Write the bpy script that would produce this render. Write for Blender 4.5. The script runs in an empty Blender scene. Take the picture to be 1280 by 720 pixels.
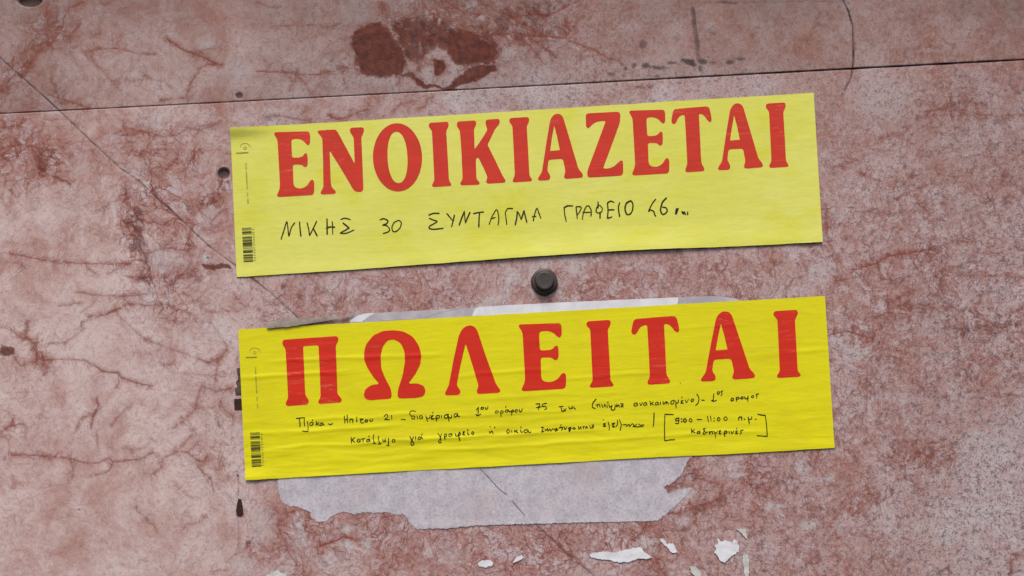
import bpy, bmesh, math, random
import numpy as np
from mathutils import Vector
from mathutils.geometry import tessellate_polygon

# ------------------------------------------------------------------ camera, light, exposure
scene = bpy.context.scene
C = scene.collection
FRAME_W = 1.28                    # metres of wall across the frame
CAM_D, CAM_DROP = 1.75, 0.34      # distance from the wall, and how far below the middle of the frame it stands
BASE_Z = 2.0                      # height of the middle of the frame above the pavement

cam_data = bpy.data.cameras.new('camera')
cam = bpy.data.objects.new('camera', cam_data); C.objects.link(cam)
cam.location = (0, -CAM_D, BASE_Z - CAM_DROP)
cam.rotation_euler = (math.pi / 2, 0, 0)
cam_data.sensor_width = 36
cam_data.lens = 36 * CAM_D / FRAME_W
cam_data.shift_y = CAM_DROP / FRAME_W
cam_data.clip_start = 0.05
cam_data.clip_end = 200
scene.camera = cam

SUN_EL, SUN_ROT = math.radians(58), math.radians(188)
world = bpy.data.worlds.new('World'); scene.world = world
world.use_nodes = True
wn = world.node_tree
sky = wn.nodes.new('ShaderNodeTexSky'); sky.sky_type = 'NISHITA'; sky.sun_disc = False
sky.sun_elevation = SUN_EL; sky.sun_rotation = SUN_ROT
sky.dust_density = 4.0; sky.air_density = 1.0
wn.links.new(sky.outputs[0], wn.nodes['Background'].inputs[0])
wn.nodes['Background'].inputs[1].default_value = 0.10
sun_data = bpy.data.lights.new('sun', 'SUN'); sun_data.energy = 1.5
sun_data.angle = math.radians(24); sun_data.color = (1.0, 0.93, 0.85)
sun = bpy.data.objects.new('sun', sun_data); C.objects.link(sun)
# sun_rotation is measured clockwise from +Y
sd = Vector((math.sin(SUN_ROT) * math.cos(SUN_EL), math.cos(SUN_ROT) * math.cos(SUN_EL), math.sin(SUN_EL)))
sun.location = sd * 5
sun.rotation_euler = sd.to_track_quat('Z', 'Y').to_euler()
vs = scene.view_settings
vs.view_transform = 'Standard'; vs.look = 'None'; vs.gamma = 1; vs.exposure = 0.66
vs.use_curve_mapping = False

# ------------------------------------------------------------------ numpy noise
def _hash(ix, iy, seed):
    n = (ix.astype(np.int64) * 374761393 + iy.astype(np.int64) * 668265263 + seed * 974634777) & 0xffffffff
    n = ((n ^ (n >> 13)) * 1274126177) & 0xffffffff
    n = (n ^ (n >> 16)) & 0xffffffff
    return n
def noise2(x, y, seed=0):
    """gradient noise, about -1..1"""
    x = np.asarray(x, float); y = np.asarray(y, float)
    ix = np.floor(x); iy = np.floor(y); fx = x - ix; fy = y - iy
    u = fx * fx * fx * (fx * (fx * 6 - 15) + 10); v = fy * fy * fy * (fy * (fy * 6 - 15) + 10)
    def g(dx, dy):
        a = _hash(ix + dx, iy + dy, seed) / 4294967296.0 * 2 * np.pi
        return np.cos(a) * (fx - dx) + np.sin(a) * (fy - dy)
    return 1.5 * ((g(0, 0) * (1 - u) + g(1, 0) * u) * (1 - v) + (g(0, 1) * (1 - u) + g(1, 1) * u) * v)
def fbm(x, y, seed=0, octv=4, rough=0.5):
    s = 0; a = 1; t = 0
    for k in range(octv):
        s = s + a * noise2(np.asarray(x) * 2 ** k, np.asarray(y) * 2 ** k, seed + 17 * k); t += a; a *= rough
    return s / t
def sstep(a, b, x):
    t = np.clip((x - a) / (b - a), 0, 1); return t * t * (3 - 2 * t)

# wall coordinates: millimetres to the right of and below the upper left corner of the studied patch
def to_x(px): return (px - 640) / 1000.0
def to_z(py): return BASE_Z + (360 - py) / 1000.0

# ------------------------------------------------------------------ helpers
def empty(name, label, cat, loc, group=None):
    o = bpy.data.objects.new(name, None); C.objects.link(o)
    o.location = loc; o.empty_display_size = 0.02
    o['label'] = label; o['category'] = cat
    if group: o['group'] = group
    return o
def mesh_obj(name, verts, faces, mat, parent=None, smooth=True):
    me = bpy.data.meshes.new(name)
    off = Vector(parent.location) if parent else Vector((0, 0, 0))
    me.from_pydata([(v[0] - off.x, v[1] - off.y, v[2] - off.z) for v in verts], [], faces)
    me.materials.append(mat)
    if smooth: me.polygons.foreach_set('use_smooth', [True] * len(me.polygons))
    o = bpy.data.objects.new(name, me); C.objects.link(o)
    if parent: o.parent = parent
    return o
def grid_obj(name, X, Y, Z, mat, parent=None, attrs=None, smooth=True):
    """big regular grid, rows top to bottom, from numpy arrays"""
    nr, nc = X.shape
    off = Vector(parent.location) if parent else Vector((0, 0, 0))
    co = np.stack([X - off.x, Y - off.y, Z - off.z], -1).reshape(-1, 3).astype(np.float32)
    idx = np.arange(nr * nc).reshape(nr, nc)
    q = np.stack([idx[:-1, :-1], idx[1:, :-1], idx[1:, 1:], idx[:-1, 1:]], -1).reshape(-1, 4).astype(np.int32)
    me = bpy.data.meshes.new(name)
    me.vertices.add(len(co)); me.vertices.foreach_set('co', co.ravel())
    me.loops.add(q.size); me.loops.foreach_set('vertex_index', q.ravel())
    me.polygons.add(len(q)); me.polygons.foreach_set('loop_start', np.arange(0, q.size, 4, dtype=np.int32))
    me.polygons.foreach_set('use_smooth', np.full(len(q), smooth))
    me.update(calc_edges=True)
    for k, a in (attrs or {}).items():
        at = me.attributes.new(k, 'FLOAT', 'POINT'); at.data.foreach_set('value', a.ravel().astype(np.float32))
    me.materials.append(mat)
    o = bpy.data.objects.new(name, me); C.objects.link(o)
    if parent: o.parent = parent
    return o

class NT:
    def __init__(s, name):
        s.m = bpy.data.materials.new(name); s.m.use_nodes = True
        s.t = s.m.node_tree; s.b = s.t.nodes['Principled BSDF']
    def n(s, typ, **kw):
        x = s.t.nodes.new(typ)
        for k, v in kw.items():
            if k.startswith('i_'):
                x.inputs[k[2:].replace('_', ' ')].default_value = v
            else: setattr(x, k, v)
        return x
    def l(s, a, b): s.t.links.new(a, b)
    def val(s, x, sock):
        if isinstance(x, (int, float)): sock.default_value = x
        elif isinstance(x, tuple): sock.default_value = x
        else: s.l(x, sock)
    def math(s, op, a, b=0.0, c=0.0, clamp=False):
        x = s.n('ShaderNodeMath', operation=op, use_clamp=clamp)
        s.val(a, x.inputs[0]); s.val(b, x.inputs[1]); s.val(c, x.inputs[2]); return x.outputs[0]
    def ramp(s, a, lo, hi, o0=0.0, o1=1.0):
        x = s.n('ShaderNodeMapRange', interpolation_type='SMOOTHSTEP')
        s.val(a, x.inputs[0]); s.val(lo, x.inputs[1]); s.val(hi, x.inputs[2]); s.val(o0, x.inputs[3]); s.val(o1, x.inputs[4])
        return x.outputs[0]
    def mix(s, f, a, b, mode='MIX'):
        x = s.n('ShaderNodeMix', data_type='RGBA', blend_type=mode)
        s.val(f, x.inputs[0]); s.val(a, x.inputs[6]); s.val(b, x.inputs[7]); return x.outputs[2]
    def noise(s, vec, scale, detail=4, rough=0.5, dist=0.0):
        x = s.n('ShaderNodeTexNoise'); s.l(vec, x.inputs['Vector'])
        x.inputs['Scale'].default_value = scale; x.inputs['Detail'].default_value = detail
        x.inputs['Roughness'].default_value = rough; x.inputs['Distortion'].default_value = dist
        return x
    def attr(s, name):
        x = s.n('ShaderNodeAttribute', attribute_name=name); return x.outputs['Fac']
    def warp(s, vec, scale, amt, detail=3):
        nz = s.noise(vec, scale, detail)
        a = s.n('ShaderNodeVectorMath', operation='SUBTRACT'); s.l(nz.outputs['Color'], a.inputs[0]); a.inputs[1].default_value = (.5, .5, .5)
        b = s.n('ShaderNodeVectorMath', operation='SCALE'); s.l(a.outputs[0], b.inputs[0]); b.inputs['Scale'].default_value = amt
        c = s.n('ShaderNodeVectorMath', operation='ADD'); s.l(vec, c.inputs[0]); s.l(b.outputs[0], c.inputs[1])
        return c.outputs[0]
    def bump(s, h, strength=0.3, dist=0.001):
        x = s.n('ShaderNodeBump'); x.inputs['Strength'].default_value = strength; x.inputs['Distance'].default_value = dist
        s.l(h, x.inputs['Height']); s.l(x.outputs[0], s.b.inputs['Normal'])
def rgb(r, g, b): return (r, g, b, 1.0)

# ------------------------------------------------------------------ marble material
def stretch(t, v, sx, sz):
    m = t.n('ShaderNodeMapping'); t.l(v, m.inputs['Vector']); m.inputs['Scale'].default_value = (sx, 1, sz); return m.outputs[0]
def marble_material():
    t = NT('veined_pink_marble')
    co = t.n('ShaderNodeTexCoord').outputs['Object']
    red, pale, vein, rust, dark, white, grain = [t.attr(k) for k in ('red', 'pale', 'vein', 'rust', 'dark', 'white', 'grain')]
    shade_tone = t.attr('shade_tone')
    w1 = t.warp(co, 14, 0.05); w2 = t.warp(w1, 60, 0.012)
    big = t.noise(w1, 9, 6, 0.62).outputs['Fac']
    med = t.noise(w2, 34, 8, 0.68).outputs['Fac']
    fin = t.noise(co, 190, 6, 0.7).outputs['Fac']
    mic = t.noise(co, 560, 3, 0.6).outputs['Fac']
    # clean stone: pale grey lilac to dusty pink
    p = t.math('ADD', pale, t.math('MULTIPLY', t.math('SUBTRACT', big, 0.5), 2.4))
    p = t.math('ADD', p, t.math('MULTIPLY', t.math('SUBTRACT', med, 0.5), 2.2))
    p = t.math('ADD', p, t.math('MULTIPLY', t.math('SUBTRACT', fin, 0.5), t.math('ADD', 0.5, t.math('MULTIPLY', grain, 2.2))), clamp=True)
    base = t.mix(p, PINK, t.mix(t.math('MULTIPLY', grain, 1.3, clamp=True), PALE, PALE2))
    # tan drifts
    base = t.mix(t.ramp(t.noise(w1, 16, 4, 0.6).outputs['Fac'], 0.48, 0.75, 0, 0.42), base, TAN)
    # red clouds
    q = t.math('ADD', t.math('MULTIPLY', med, 0.6), t.math('MULTIPLY', t.noise(w2, 75, 6, 0.72).outputs['Fac'], 0.4))
    lo = t.math('SUBTRACT', 0.61, t.math('MULTIPLY', red, 0.26))
    hi = t.math('ADD', lo, 0.11)
    cloud = t.ramp(q, lo, hi)
    base = t.mix(t.math('MULTIPLY', cloud, 0.52), base, REDC)
    crumb = t.ramp(t.noise(t.warp(w1, 90, 0.012), 48, 6, 0.75).outputs['Fac'], 0.51, 0.555)
    base = t.mix(t.math('MULTIPLY', t.math('MULTIPLY', crumb, red), 0.85), base, PALE2)
    # fine nets of thin red and grey veins
    def net(scale, width, seedvec, lo_, hi_, det=4):
        mp = t.n('ShaderNodeVectorMath', operation='ADD'); t.l(w2, mp.inputs[0]); mp.inputs[1].default_value = seedvec
        w = t.warp(mp.outputs[0], scale * 1.7, 0.55 / scale, det)
        v = t.n('ShaderNodeTexVoronoi', feature='DISTANCE_TO_EDGE'); t.l(w, v.inputs['Vector']); v.inputs['Scale'].default_value = scale
        line = t.ramp(v.outputs['Distance'], 0.0, width, 1, 0)
        return t.math('MULTIPLY', line, t.ramp(t.noise(mp.outputs[0], scale * 0.8, 4, 0.6).outputs['Fac'], lo_, hi_))
    n1 = net(17, 0.035, (3.1, 0, 1.7), 0.42, 0.58)
    n2 = net(46, 0.050, (0.4, 5, 2.2), 0.40, 0.55)
    def ridge(scale, width, seedvec, lo_, hi_):
        mp = t.n('ShaderNodeVectorMath', operation='ADD'); t.l(w2, mp.inputs[0]); mp.inputs[1].default_value = seedvec
        nz = t.noise(mp.outputs[0], scale, 5, 0.62, 0.8).outputs['Fac']
        d = t.math('ABSOLUTE', t.math('SUBTRACT', nz, 0.5))
        return t.math('MULTIPLY', t.ramp(d, 0.0, width, 1, 0), t.ramp(t.noise(mp.outputs[0], scale * .9, 5, 0.65).outputs['Fac'], lo_, hi_))
    r1 = ridge(15, 0.016, (2, 8, 1), .44, .60); r2 = ridge(34, 0.030, (9, 1, 3), .42, .60)
    ram = t.math('ADD', 0.14, t.math('MULTIPLY', red, 0.9), clamp=True)
    base = t.mix(t.math('MULTIPLY', t.math('MULTIPLY', t.ramp(t.noise(w1, 11, 6, .65, .6).outputs['Fac'], .50, .62), ram), 0.42), base, REDC)
    base = t.mix(t.math('MULTIPLY', t.math('MULTIPLY', r1, ram), 0.9), base, VEIN)
    base = t.mix(t.math('MULTIPLY', t.math('MULTIPLY', r2, ram), 0.7), base, VEIN)
    n3 = net(110, 0.085, (7.4, 1, 4.2), 0.40, 0.56)
    amt = t.math('ADD', -0.06, t.math('MULTIPLY', red, 1.15), clamp=True)
    base = t.mix(t.math('MULTIPLY', t.math('MULTIPLY', n1, amt), 0.8), base, VEIN)
    base = t.mix(t.math('MULTIPLY', t.math('MULTIPLY', n2, amt), 0.9), base, VEIN)
    base = t.mix(t.math('MULTIPLY', t.math('MULTIPLY', n3, amt), 0.8), base, VEIN)
    # bright calcite crumbs and pale patches
    wm = t.math('MULTIPLY', white, t.ramp(t.noise(w2, 60, 5, 0.7).outputs['Fac'], 0.30, 0.52), clamp=True)
    base = t.mix(t.math('MULTIPLY', wm, 0.85), base, WHITE)
    # grain: light and dark crystals, coarser to the right
    gs = t.math('ADD', 0.20, t.math('MULTIPLY', grain, 0.60), clamp=True)
    base = t.mix(t.math('MULTIPLY', t.ramp(fin, 0.51, 0.63), gs), base, rgb(.10, .055, .055))
    base = t.mix(t.math('MULTIPLY', t.ramp(fin, 0.47, 0.36), t.math('MULTIPLY', gs, 0.9)), base, rgb(.50, .45, .45))
    base = t.mix(t.math('MULTIPLY', t.ramp(mic, 0.5, 0.66), t.math('MULTIPLY', gs, 0.9)), base, rgb(.10, .065, .065))
    gn = t.math('MULTIPLY', shade_tone, t.ramp(t.noise(stretch(t, w1, 1, .5), 7, 6, .6).outputs['Fac'], 0.3, 0.65, 0.55, 1.0))
    base = t.mix(gn, base, rgb(.11, .070, .058))  # upper shade and right-hand stone tone mixed into the colour
    # traced veins and stains
    vb = t.math('MULTIPLY', vein, t.ramp(t.noise(co, 85, 4, 0.7).outputs['Fac'], 0.30, 0.52, 0.30, 1.1), clamp=True)
    base = t.mix(t.math('MULTIPLY', vb, 0.92), base, VEIN)
    rq = t.math('ADD', rust, t.math('MULTIPLY', t.math('SUBTRACT', t.noise(w2, 90, 8, 0.78).outputs['Fac'], 0.5), 2.6))
    rr = t.math('MULTIPLY', t.ramp(rq, 0.25, 0.62), t.ramp(rust, 0.02, 0.2))
    rustc = t.mix(t.ramp(t.noise(w2, 95, 6, 0.7).outputs['Fac'], 0.34, 0.66), RUST1, RUST2)
    base = t.mix(t.math('MULTIPLY', rr, t.ramp(rust, 0.0, 0.9, 0.40, 0.93)), base, rustc)
    # thin grey soot and fly specks
    sp = t.ramp(t.noise(co, 330, 2, 0.5).outputs['Fac'], 0.70, 0.76)
    base = t.mix(t.math('MULTIPLY', sp, 0.35), base, rgb(.05, .04, .04))
    base = t.mix(dark, base, rgb(.022, .016, .016))
    t.l(base, t.b.inputs['Base Color'])
    t.l(t.math('ADD', 0.50, t.math('MULTIPLY', fin, 0.25)), t.b.inputs['Roughness'])
    t.b.inputs['Specular IOR Level'].default_value = 0.10
    h = t.math('ADD', t.math('MULTIPLY', fin, 0.6), t.math('MULTIPLY', mic, 0.4))
    h = t.math('ADD', h, t.math('MULTIPLY', med, 1.5))
    t.bump(h, 0.35, 0.0012)
    return t.m
PALE = rgb(.60, .470, .450); PALE2 = rgb(.54, .465, .485); PINK = rgb(.385, .195, .165); TAN = rgb(.40, .225, .170)
REDC = rgb(.30, .095, .068); VEIN = rgb(.195, .047, .030); WHITE = rgb(.52, .49, .50)
RUST1 = rgb(.058, .012, .009); RUST2 = rgb(.145, .036, .022)
M_marble = marble_material()

# ------------------------------------------------------------------ what is in the stone: traced veins, stains, cracks
# each row: origin x, origin y (mm), width mm, strength, then points in quarter millimetres from the origin
VEINS = """
0 0 2.2 .8|235,30 235,100 240,150
0 0 2.4 .8|410,10 350,40 320,90 310,150 250,220
0 0 5 .55|300,130 250,220 200,250 150,320 120,370 60,380 20,430 0,460
0 0 1.8 .8|405,115 380,150 340,190
0 0 1.3 .7|440,260 500,245 600,245 690,268 780,268
0 0 .8 .5|440,260 480,320 540,390 580,420
0 0 1.3 .95|830,190 880,225 940,260 1000,280 1060,310 1100,325
0 0 1.0 .8|1110,322 1050,322 1005,335 960,410 930,490 860,495 800,500
0 0 2.0 .8|260,480 320,500 400,525 440,543
0 0 1.4 .9|10,640 60,630 105,620 112,600
0 0 .9 .5|260,340 255,400 275,450
0 0 .9 .4|700,350 740,390 820,410 870,450
0 0 .8 .4|640,405 700,400 740,395
0 0 2 .5|560,200 600,185
0 0 1.4 .6|980,265 1050,242 1090,243
0 0 .8 .35|700,20 690,80
0 0 4 .5|560,670 640,640 720,660 800,680 880,680 940,640 1000,650 1100,610
0 0 1.2 .6|600,675 640,680 700,660
0 0 3 .5|500,10 520,30 560,5
320 0 1.8 .8|830,10 870,60 950,100 1000,140 1080,170 1140,190 1190,215 1180,180 1240,170 1280,165
320 0 1.8 .75|620,0 650,60 660,120
320 0 1.6 .8|940,0 1000,40 1050,70 1120,75
320 0 2.2 .8|890,300 935,320 940,360 900,380 900,330
320 0 1.8 .75|870,180 850,230 830,300 815,370 830,400
320 0 1.3 .75|0,360 100,360 200,370 310,375 380,355 440,340 500,345 530,365
320 0 1.0 .6|200,370 250,420 270,470
320 0 .9 .5|210,370 170,440
320 0 .8 .5|80,135 200,128 300,130 360,140 420,115
320 0 2.0 .8|370,570 380,595 450,590 520,555 555,545
320 0 1.4 .7|690,550 730,520 790,505
320 0 1.8 .7|810,545 845,535 860,490 880,480
320 0 2 .6|50,585 130,580 210,600 270,605
320 0 .9 .6|430,350 440,410 455,450
320 0 .9 .5|720,385 700,430
320 0 1 .6|0,10 60,30 110,40
640 0 2.0 .85|340,0 260,40 180,80 100,70 0,90
640 0 2.0 .85|0,160 80,180 200,185 270,190 290,150 270,125
640 0 1.6 .8|300,210 370,235 430,260 470,285 520,300
640 0 1.6 .7|0,190 80,220 130,280 160,320
640 0 2.0 .7|90,190 160,240 220,290
640 0 2.0 .6|20,110 80,130 150,190
640 0 1.2 .5|170,80 165,130 190,120
640 0 1.4 .4|430,480 400,520
640 0 1.0 .5|600,430 650,440 700,425 640,470
960 0 4 .35|660,690 720,620 800,560 900,540 1060,590
960 0 1.2 .5|980,500 1040,520 1090,530
960 0 1.2 .5|1040,575 1150,580 1280,570
960 0 1 .45|580,690 640,665 700,640
960 0 5 .3|200,200 260,60
0 180 4 .7|200,150 280,165 350,200
0 180 2 .7|0,20 60,10 130,0
0 180 2 .6|20,100 80,50 140,10
0 180 5 .6|170,60 200,130 240,150
0 180 3 .55|700,50 800,25 850,30
0 180 3 .5|730,90 760,130 790,170
0 180 2 .55|970,50 940,110 900,150
0 180 2 .5|900,20 880,80 820,140
0 180 2 .5|1010,20 960,80 990,150
0 180 2 .8|1110,180 1090,240 1060,270
0 180 1.2 .75|50,550 150,565 200,580 330,595 500,600 650,600
0 180 1.2 .8|740,550 800,520 900,530 940,525
0 180 1.3 .5|500,330 560,290 620,270
0 180 1.3 .5|720,320 760,380 850,400
0 180 1.0 .5|460,30 495,100 490,150
0 180 1.6 .6|620,655 680,680 750,660
0 180 1.6 .5|900,660 980,660 960,600 930,500 960,450
0 180 2 .6|70,590 100,600 130,620
0 180 .9 .7|440,625 480,645
0 180 1.3 .4|500,410 510,490
0 180 1.5 .5|540,650 580,625 620,610
0 180 1.5 .5|990,330 1060,380 1120,330
0 180 1 .4|960,400 1040,430 1080,400
0 360 3.2 .6|70,345 100,390 150,378 200,365
0 360 1.5 .6|200,365 260,355 420,360
0 360 1.9 .8|420,360 470,385 510,415 590,425 610,450 700,480 760,485
0 360 6 .55|135,170 130,240 170,280 195,350 230,400
0 360 2.0 .65|135,170 130,240 170,280 195,350
0 360 1.0 .55|0,195 60,215 110,250
0 360 2.2 .45|240,280 320,275 380,235 420,200
0 360 1.5 .9|440,145 520,135 590,110 650,78
0 360 1.0 .6|650,78 750,90 830,85
0 360 1.0 .6|290,90 350,80 410,70
0 360 1.2 .5|500,40 460,85 400,125
0 360 1.3 .65|380,20 500,38 620,40 740,30
0 360 1.3 .5|600,150 650,190 730,260 830,295 900,320 980,350 1040,372
0 360 2.4 .55|1040,372 1100,350 1130,310
0 360 1.6 .5|1085,360 1080,430 1070,490
0 360 3.6 .6|1155,505 1080,515 1010,490
0 360 2.0 .6|1010,490 990,540 970,610 920,660 860,705
0 360 2.6 .75|480,550 495,590 465,640 455,700
0 360 1.2 .55|460,625 400,660 380,710
0 360 1.3 .6|650,590 600,630 560,685
0 360 2.6 .6|0,720 50,690 120,680
0 360 1.6 .5|50,690 70,640
0 360 1.3 .5|1170,30 1220,95
0 360 1.0 .4|1020,120 1200,118
0 360 1.0 .4|860,100 950,120 985,170
0 360 .8 .35|1040,150 1130,280
0 360 2.5 .45|870,160 890,180 930,155
0 360 1 .5|810,383 880,383
0 360 2 .5|1100,560 1120,610 1180,650
0 360 4 .5|190,370 230,400 220,430
0 360 1 .5|600,430 585,500
0 540 1.5 .75|50,110 200,118 280,125 350,135 440,160 500,150 545,130 565,150 620,145 700,135 760,100
0 540 3 .35|200,118 280,125 350,135
0 540 1.3 .75|565,150 550,190 510,210 450,220
0 540 2.2 .55|350,130 365,180 365,230
0 540 2.4 .55|970,0 920,60 880,100 820,130 800,180 770,210 720,210
0 540 2.0 .55|880,100 940,100 980,60
0 540 2.2 .7|940,105 980,135 1020,150 1030,125
0 540 1.3 .6|980,160 1010,200 1050,230 1065,270 1070,300
0 540 1.2 .5|660,110 660,90 630,75
0 540 1.0 .45|670,90 720,80 760,40
0 540 1.0 .6|680,340 680,390 730,430 780,480 795,510
0 540 1.0 .35|860,240 900,280 940,320
0 540 1.0 .45|900,495 940,460 990,455 1040,410
0 540 2.2 .45|480,0 490,80
0 540 1.3 .5|1230,590 1180,610 1130,650
0 540 1.3 .6|1255,590 1280,640
0 540 1.3 .45|1060,700 1100,690 1140,690
0 540 1.0 .5|65,230 70,260 55,290
0 540 1.5 .35|690,640 740,645
0 540 1.6 .45|1110,130 1090,190 1120,160
320 540 2.0 .9|320,570 400,545 430,525 480,530
320 540 1.2 .5|150,500 180,540 220,600
640 540 1.6 .6|810,410 860,400 900,385 920,430 880,490 810,490 805,430
640 540 4 .6|900,380 1000,350 1080,310
640 540 4 .6|770,268 830,235 880,150 910,125
640 540 2 .6|900,160 930,230 990,250 1040,260
640 540 2 .5|700,600 720,640 750,700
960 540 1.4 .6|380,660 410,710
960 540 1.2 .7|1215,640 1210,720
960 540 1.2 .6|1220,610 1280,615
960 540 2 .4|1080,540 1120,600 1200,570
960 540 1 .35|340,480 350,660
960 180 1.3 .95|430,630 530,600 600,560 700,545 830,525
960 180 1.0 .6|830,525 880,500 960,480 1000,490
960 180 1.0 .4|350,590 400,620 440,640
960 180 1.3 .5|350,110 430,85 450,80
960 180 .7 .6|1110,0 1115,60 1135,110
960 180 1.3 .5|1190,130 1160,210 1110,270
960 180 1.4 .5|600,300 680,250 760,220 820,200
960 180 1.0 .5|480,230 500,190
960 180 1.2 .45|430,350 520,345 640,345 720,335
960 180 1.4 .4|700,590 800,620 850,670
960 180 3.5 .45|290,300 300,480 330,540 370,590
960 180 4 .4|900,660 1150,660 1280,670
960 180 4 .4|330,690 400,670 480,660
960 180 1 .4|1020,400 1025,470
960 180 1.3 .4|600,190 640,240 620,330
960 180 1.5 .4|360,45 400,45
960 180 1.2 .5|450,140 510,165 560,185 540,230
960 180 1.2 .45|640,185 700,195 730,150
960 360 2.2 .8|300,240 340,225 400,215 460,235 520,250
960 360 1.8 .55|620,80 580,130 520,160 450,190 380,205
960 360 1.4 .4|1130,535 1200,545 1280,535
960 360 1.2 .5|700,20 630,70 600,110
960 360 1.5 .4|480,100 540,60 600,40
600 310 2 .5|300,100 330,180 420,200
"""
# stains: kind, origin, strength, edge softness mm | polygon in quarter millimetres
STAINS = """
rust 320 0 1.15 7|485,170 520,135 620,125 665,150 690,200 740,260 750,320 720,380 640,385 540,380 515,340 500,280 480,230
rust 320 0 1.1 9|960,150 1060,160 1190,215 1215,260 1190,310 1100,320 1050,330 1010,330 970,280 940,200
rust 320 0 1.0 2|770,360 800,375 840,420 900,430 960,425 1010,390 1060,340 1120,325 1195,320 1205,350 1150,380 1080,410 1000,440 850,447 800,425
rust 320 0 .75 4|545,350 640,370 700,355 790,365 810,420 760,380 640,390 550,385
rust 320 0 .70 8|665,95 780,85 900,85 970,120 1000,260 930,250 870,250 830,300 790,330 740,300 730,240 680,170
rust 320 0 .8 3|890,300 935,305 950,350 930,385 895,375
rust 320 0 .50 10|960,100 1100,120 1280,30 1280,160 1190,215 1060,160
rust 640 0 .42 5|0,0 340,0 180,80 280,130 280,190 200,190 60,200 0,200
rust 640 0 .30 5|60,190 200,185 240,290 180,300
red 0 0 .5 6|100,80 330,60 300,180 150,330 40,440 0,470 0,330 120,260
red 0 180 .55 6|0,0 330,0 320,70 260,170 180,150 130,60 0,50
rust 0 180 .5 6|150,20 260,20 260,90 235,160 185,150 170,80
rust 0 180 .5 5|610,170 650,200 640,300 720,300 720,400 730,480 740,560 760,640 780,700 720,700 640,660 700,640 720,560 610,530 660,500 660,430 620,400 640,330 625,280
red 0 180 .55 6|610,170 690,160 730,110 800,170 880,240 940,300 1080,270 1110,180 1150,180 1120,290 960,350 940,440 850,350 740,290 700,420 780,700 660,660 640,500 600,400
rust 0 180 .45 5|920,290 1000,280 1080,260 1110,180 1140,190 1110,290 1000,330 930,340
rust 0 180 .35 4|690,160 740,120 800,170 780,200
rust 0 180 .72 1.5|1010,602 1155,602 1155,622 1020,625
rust 0 180 .3 4|900,600 960,590 980,660 900,665
rust 0 360 .75 3|0,285 75,305 75,340 30,350 0,335
rust 0 360 .4 3|400,160 445,150 440,190 400,215
rust 0 360 .38 5|1040,600 1100,570 1130,640 1200,690 1100,720 1060,660
rust 0 360 .28 5|190,370 260,370 260,430 210,430
rust 0 540 .45 4|0,100 50,105 30,160 0,180
rust 0 540 .45 2|1025,210 1055,210 1062,262 1035,245
rust 0 540 .55 2|1220,540 1265,530 1270,570 1230,590
rust 0 540 .22 4|440,620 490,620 490,670 440,660
red 320 540 .30 6|40,370 270,400 750,405 760,500 560,580 420,660 300,580 100,520
rust 320 540 .32 4|480,420 520,395 750,408 755,440 720,470 640,450 560,440
rust 320 540 .35 3|670,470 740,470 740,520 700,525
rust 320 540 .3 5|1120,490 1280,480 1280,520 1160,520
rust 320 540 .3 4|970,520 1020,515 1010,550 980,550
red 640 540 .28 6|0,480 720,455 760,520 700,600 350,600 200,720 0,720
rust 640 540 .35 4|760,270 830,235 885,150 910,125 930,240 860,290 780,315
rust 640 540 .40 4|890,375 1000,350 1080,310 1060,370 960,430 900,410
rust 640 540 .30 4|1180,500 1280,450 1280,720 1190,720
red 640 540 .5 6|1160,120 1280,100 1280,300 1200,300 1150,200
rust 960 540 .35 4|80,200 150,220 150,310 90,320
rust 960 540 .3 4|100,350 170,345 270,360 265,440 150,440 100,410
rust 960 540 .3 4|460,190 560,175 580,220 500,240
red 960 540 .4 8|560,60 960,40 940,160 780,240 600,220
red 960 540 .4 8|380,280 560,280 560,410 380,410
rust 960 540 .3 5|580,680 640,670 640,720 580,720
rust 960 0 .30 6|720,520 800,480 960,480 1100,520 1080,600 880,610 760,620 660,690
rust 960 360 .38 6|640,80 750,60 850,70 870,110 780,150 660,110
rust 960 360 .42 5|930,175 1050,185 1180,160 1280,165 1280,200 1160,235 960,240 900,200
rust 960 360 .3 5|600,290 690,295 680,330 610,330
rust 960 360 .3 5|1020,70 1100,80 1090,120 1030,110
rust 960 180 .26 5|450,90 530,90 540,150 470,150
rust 960 0 .25 5|700,200 900,180 980,250 960,280 760,260
rust 600 310 .26 5|280,200 360,210 350,250 290,250
rust 960 0 .16 8|560,70 860,70 840,150 560,150
"""
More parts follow.
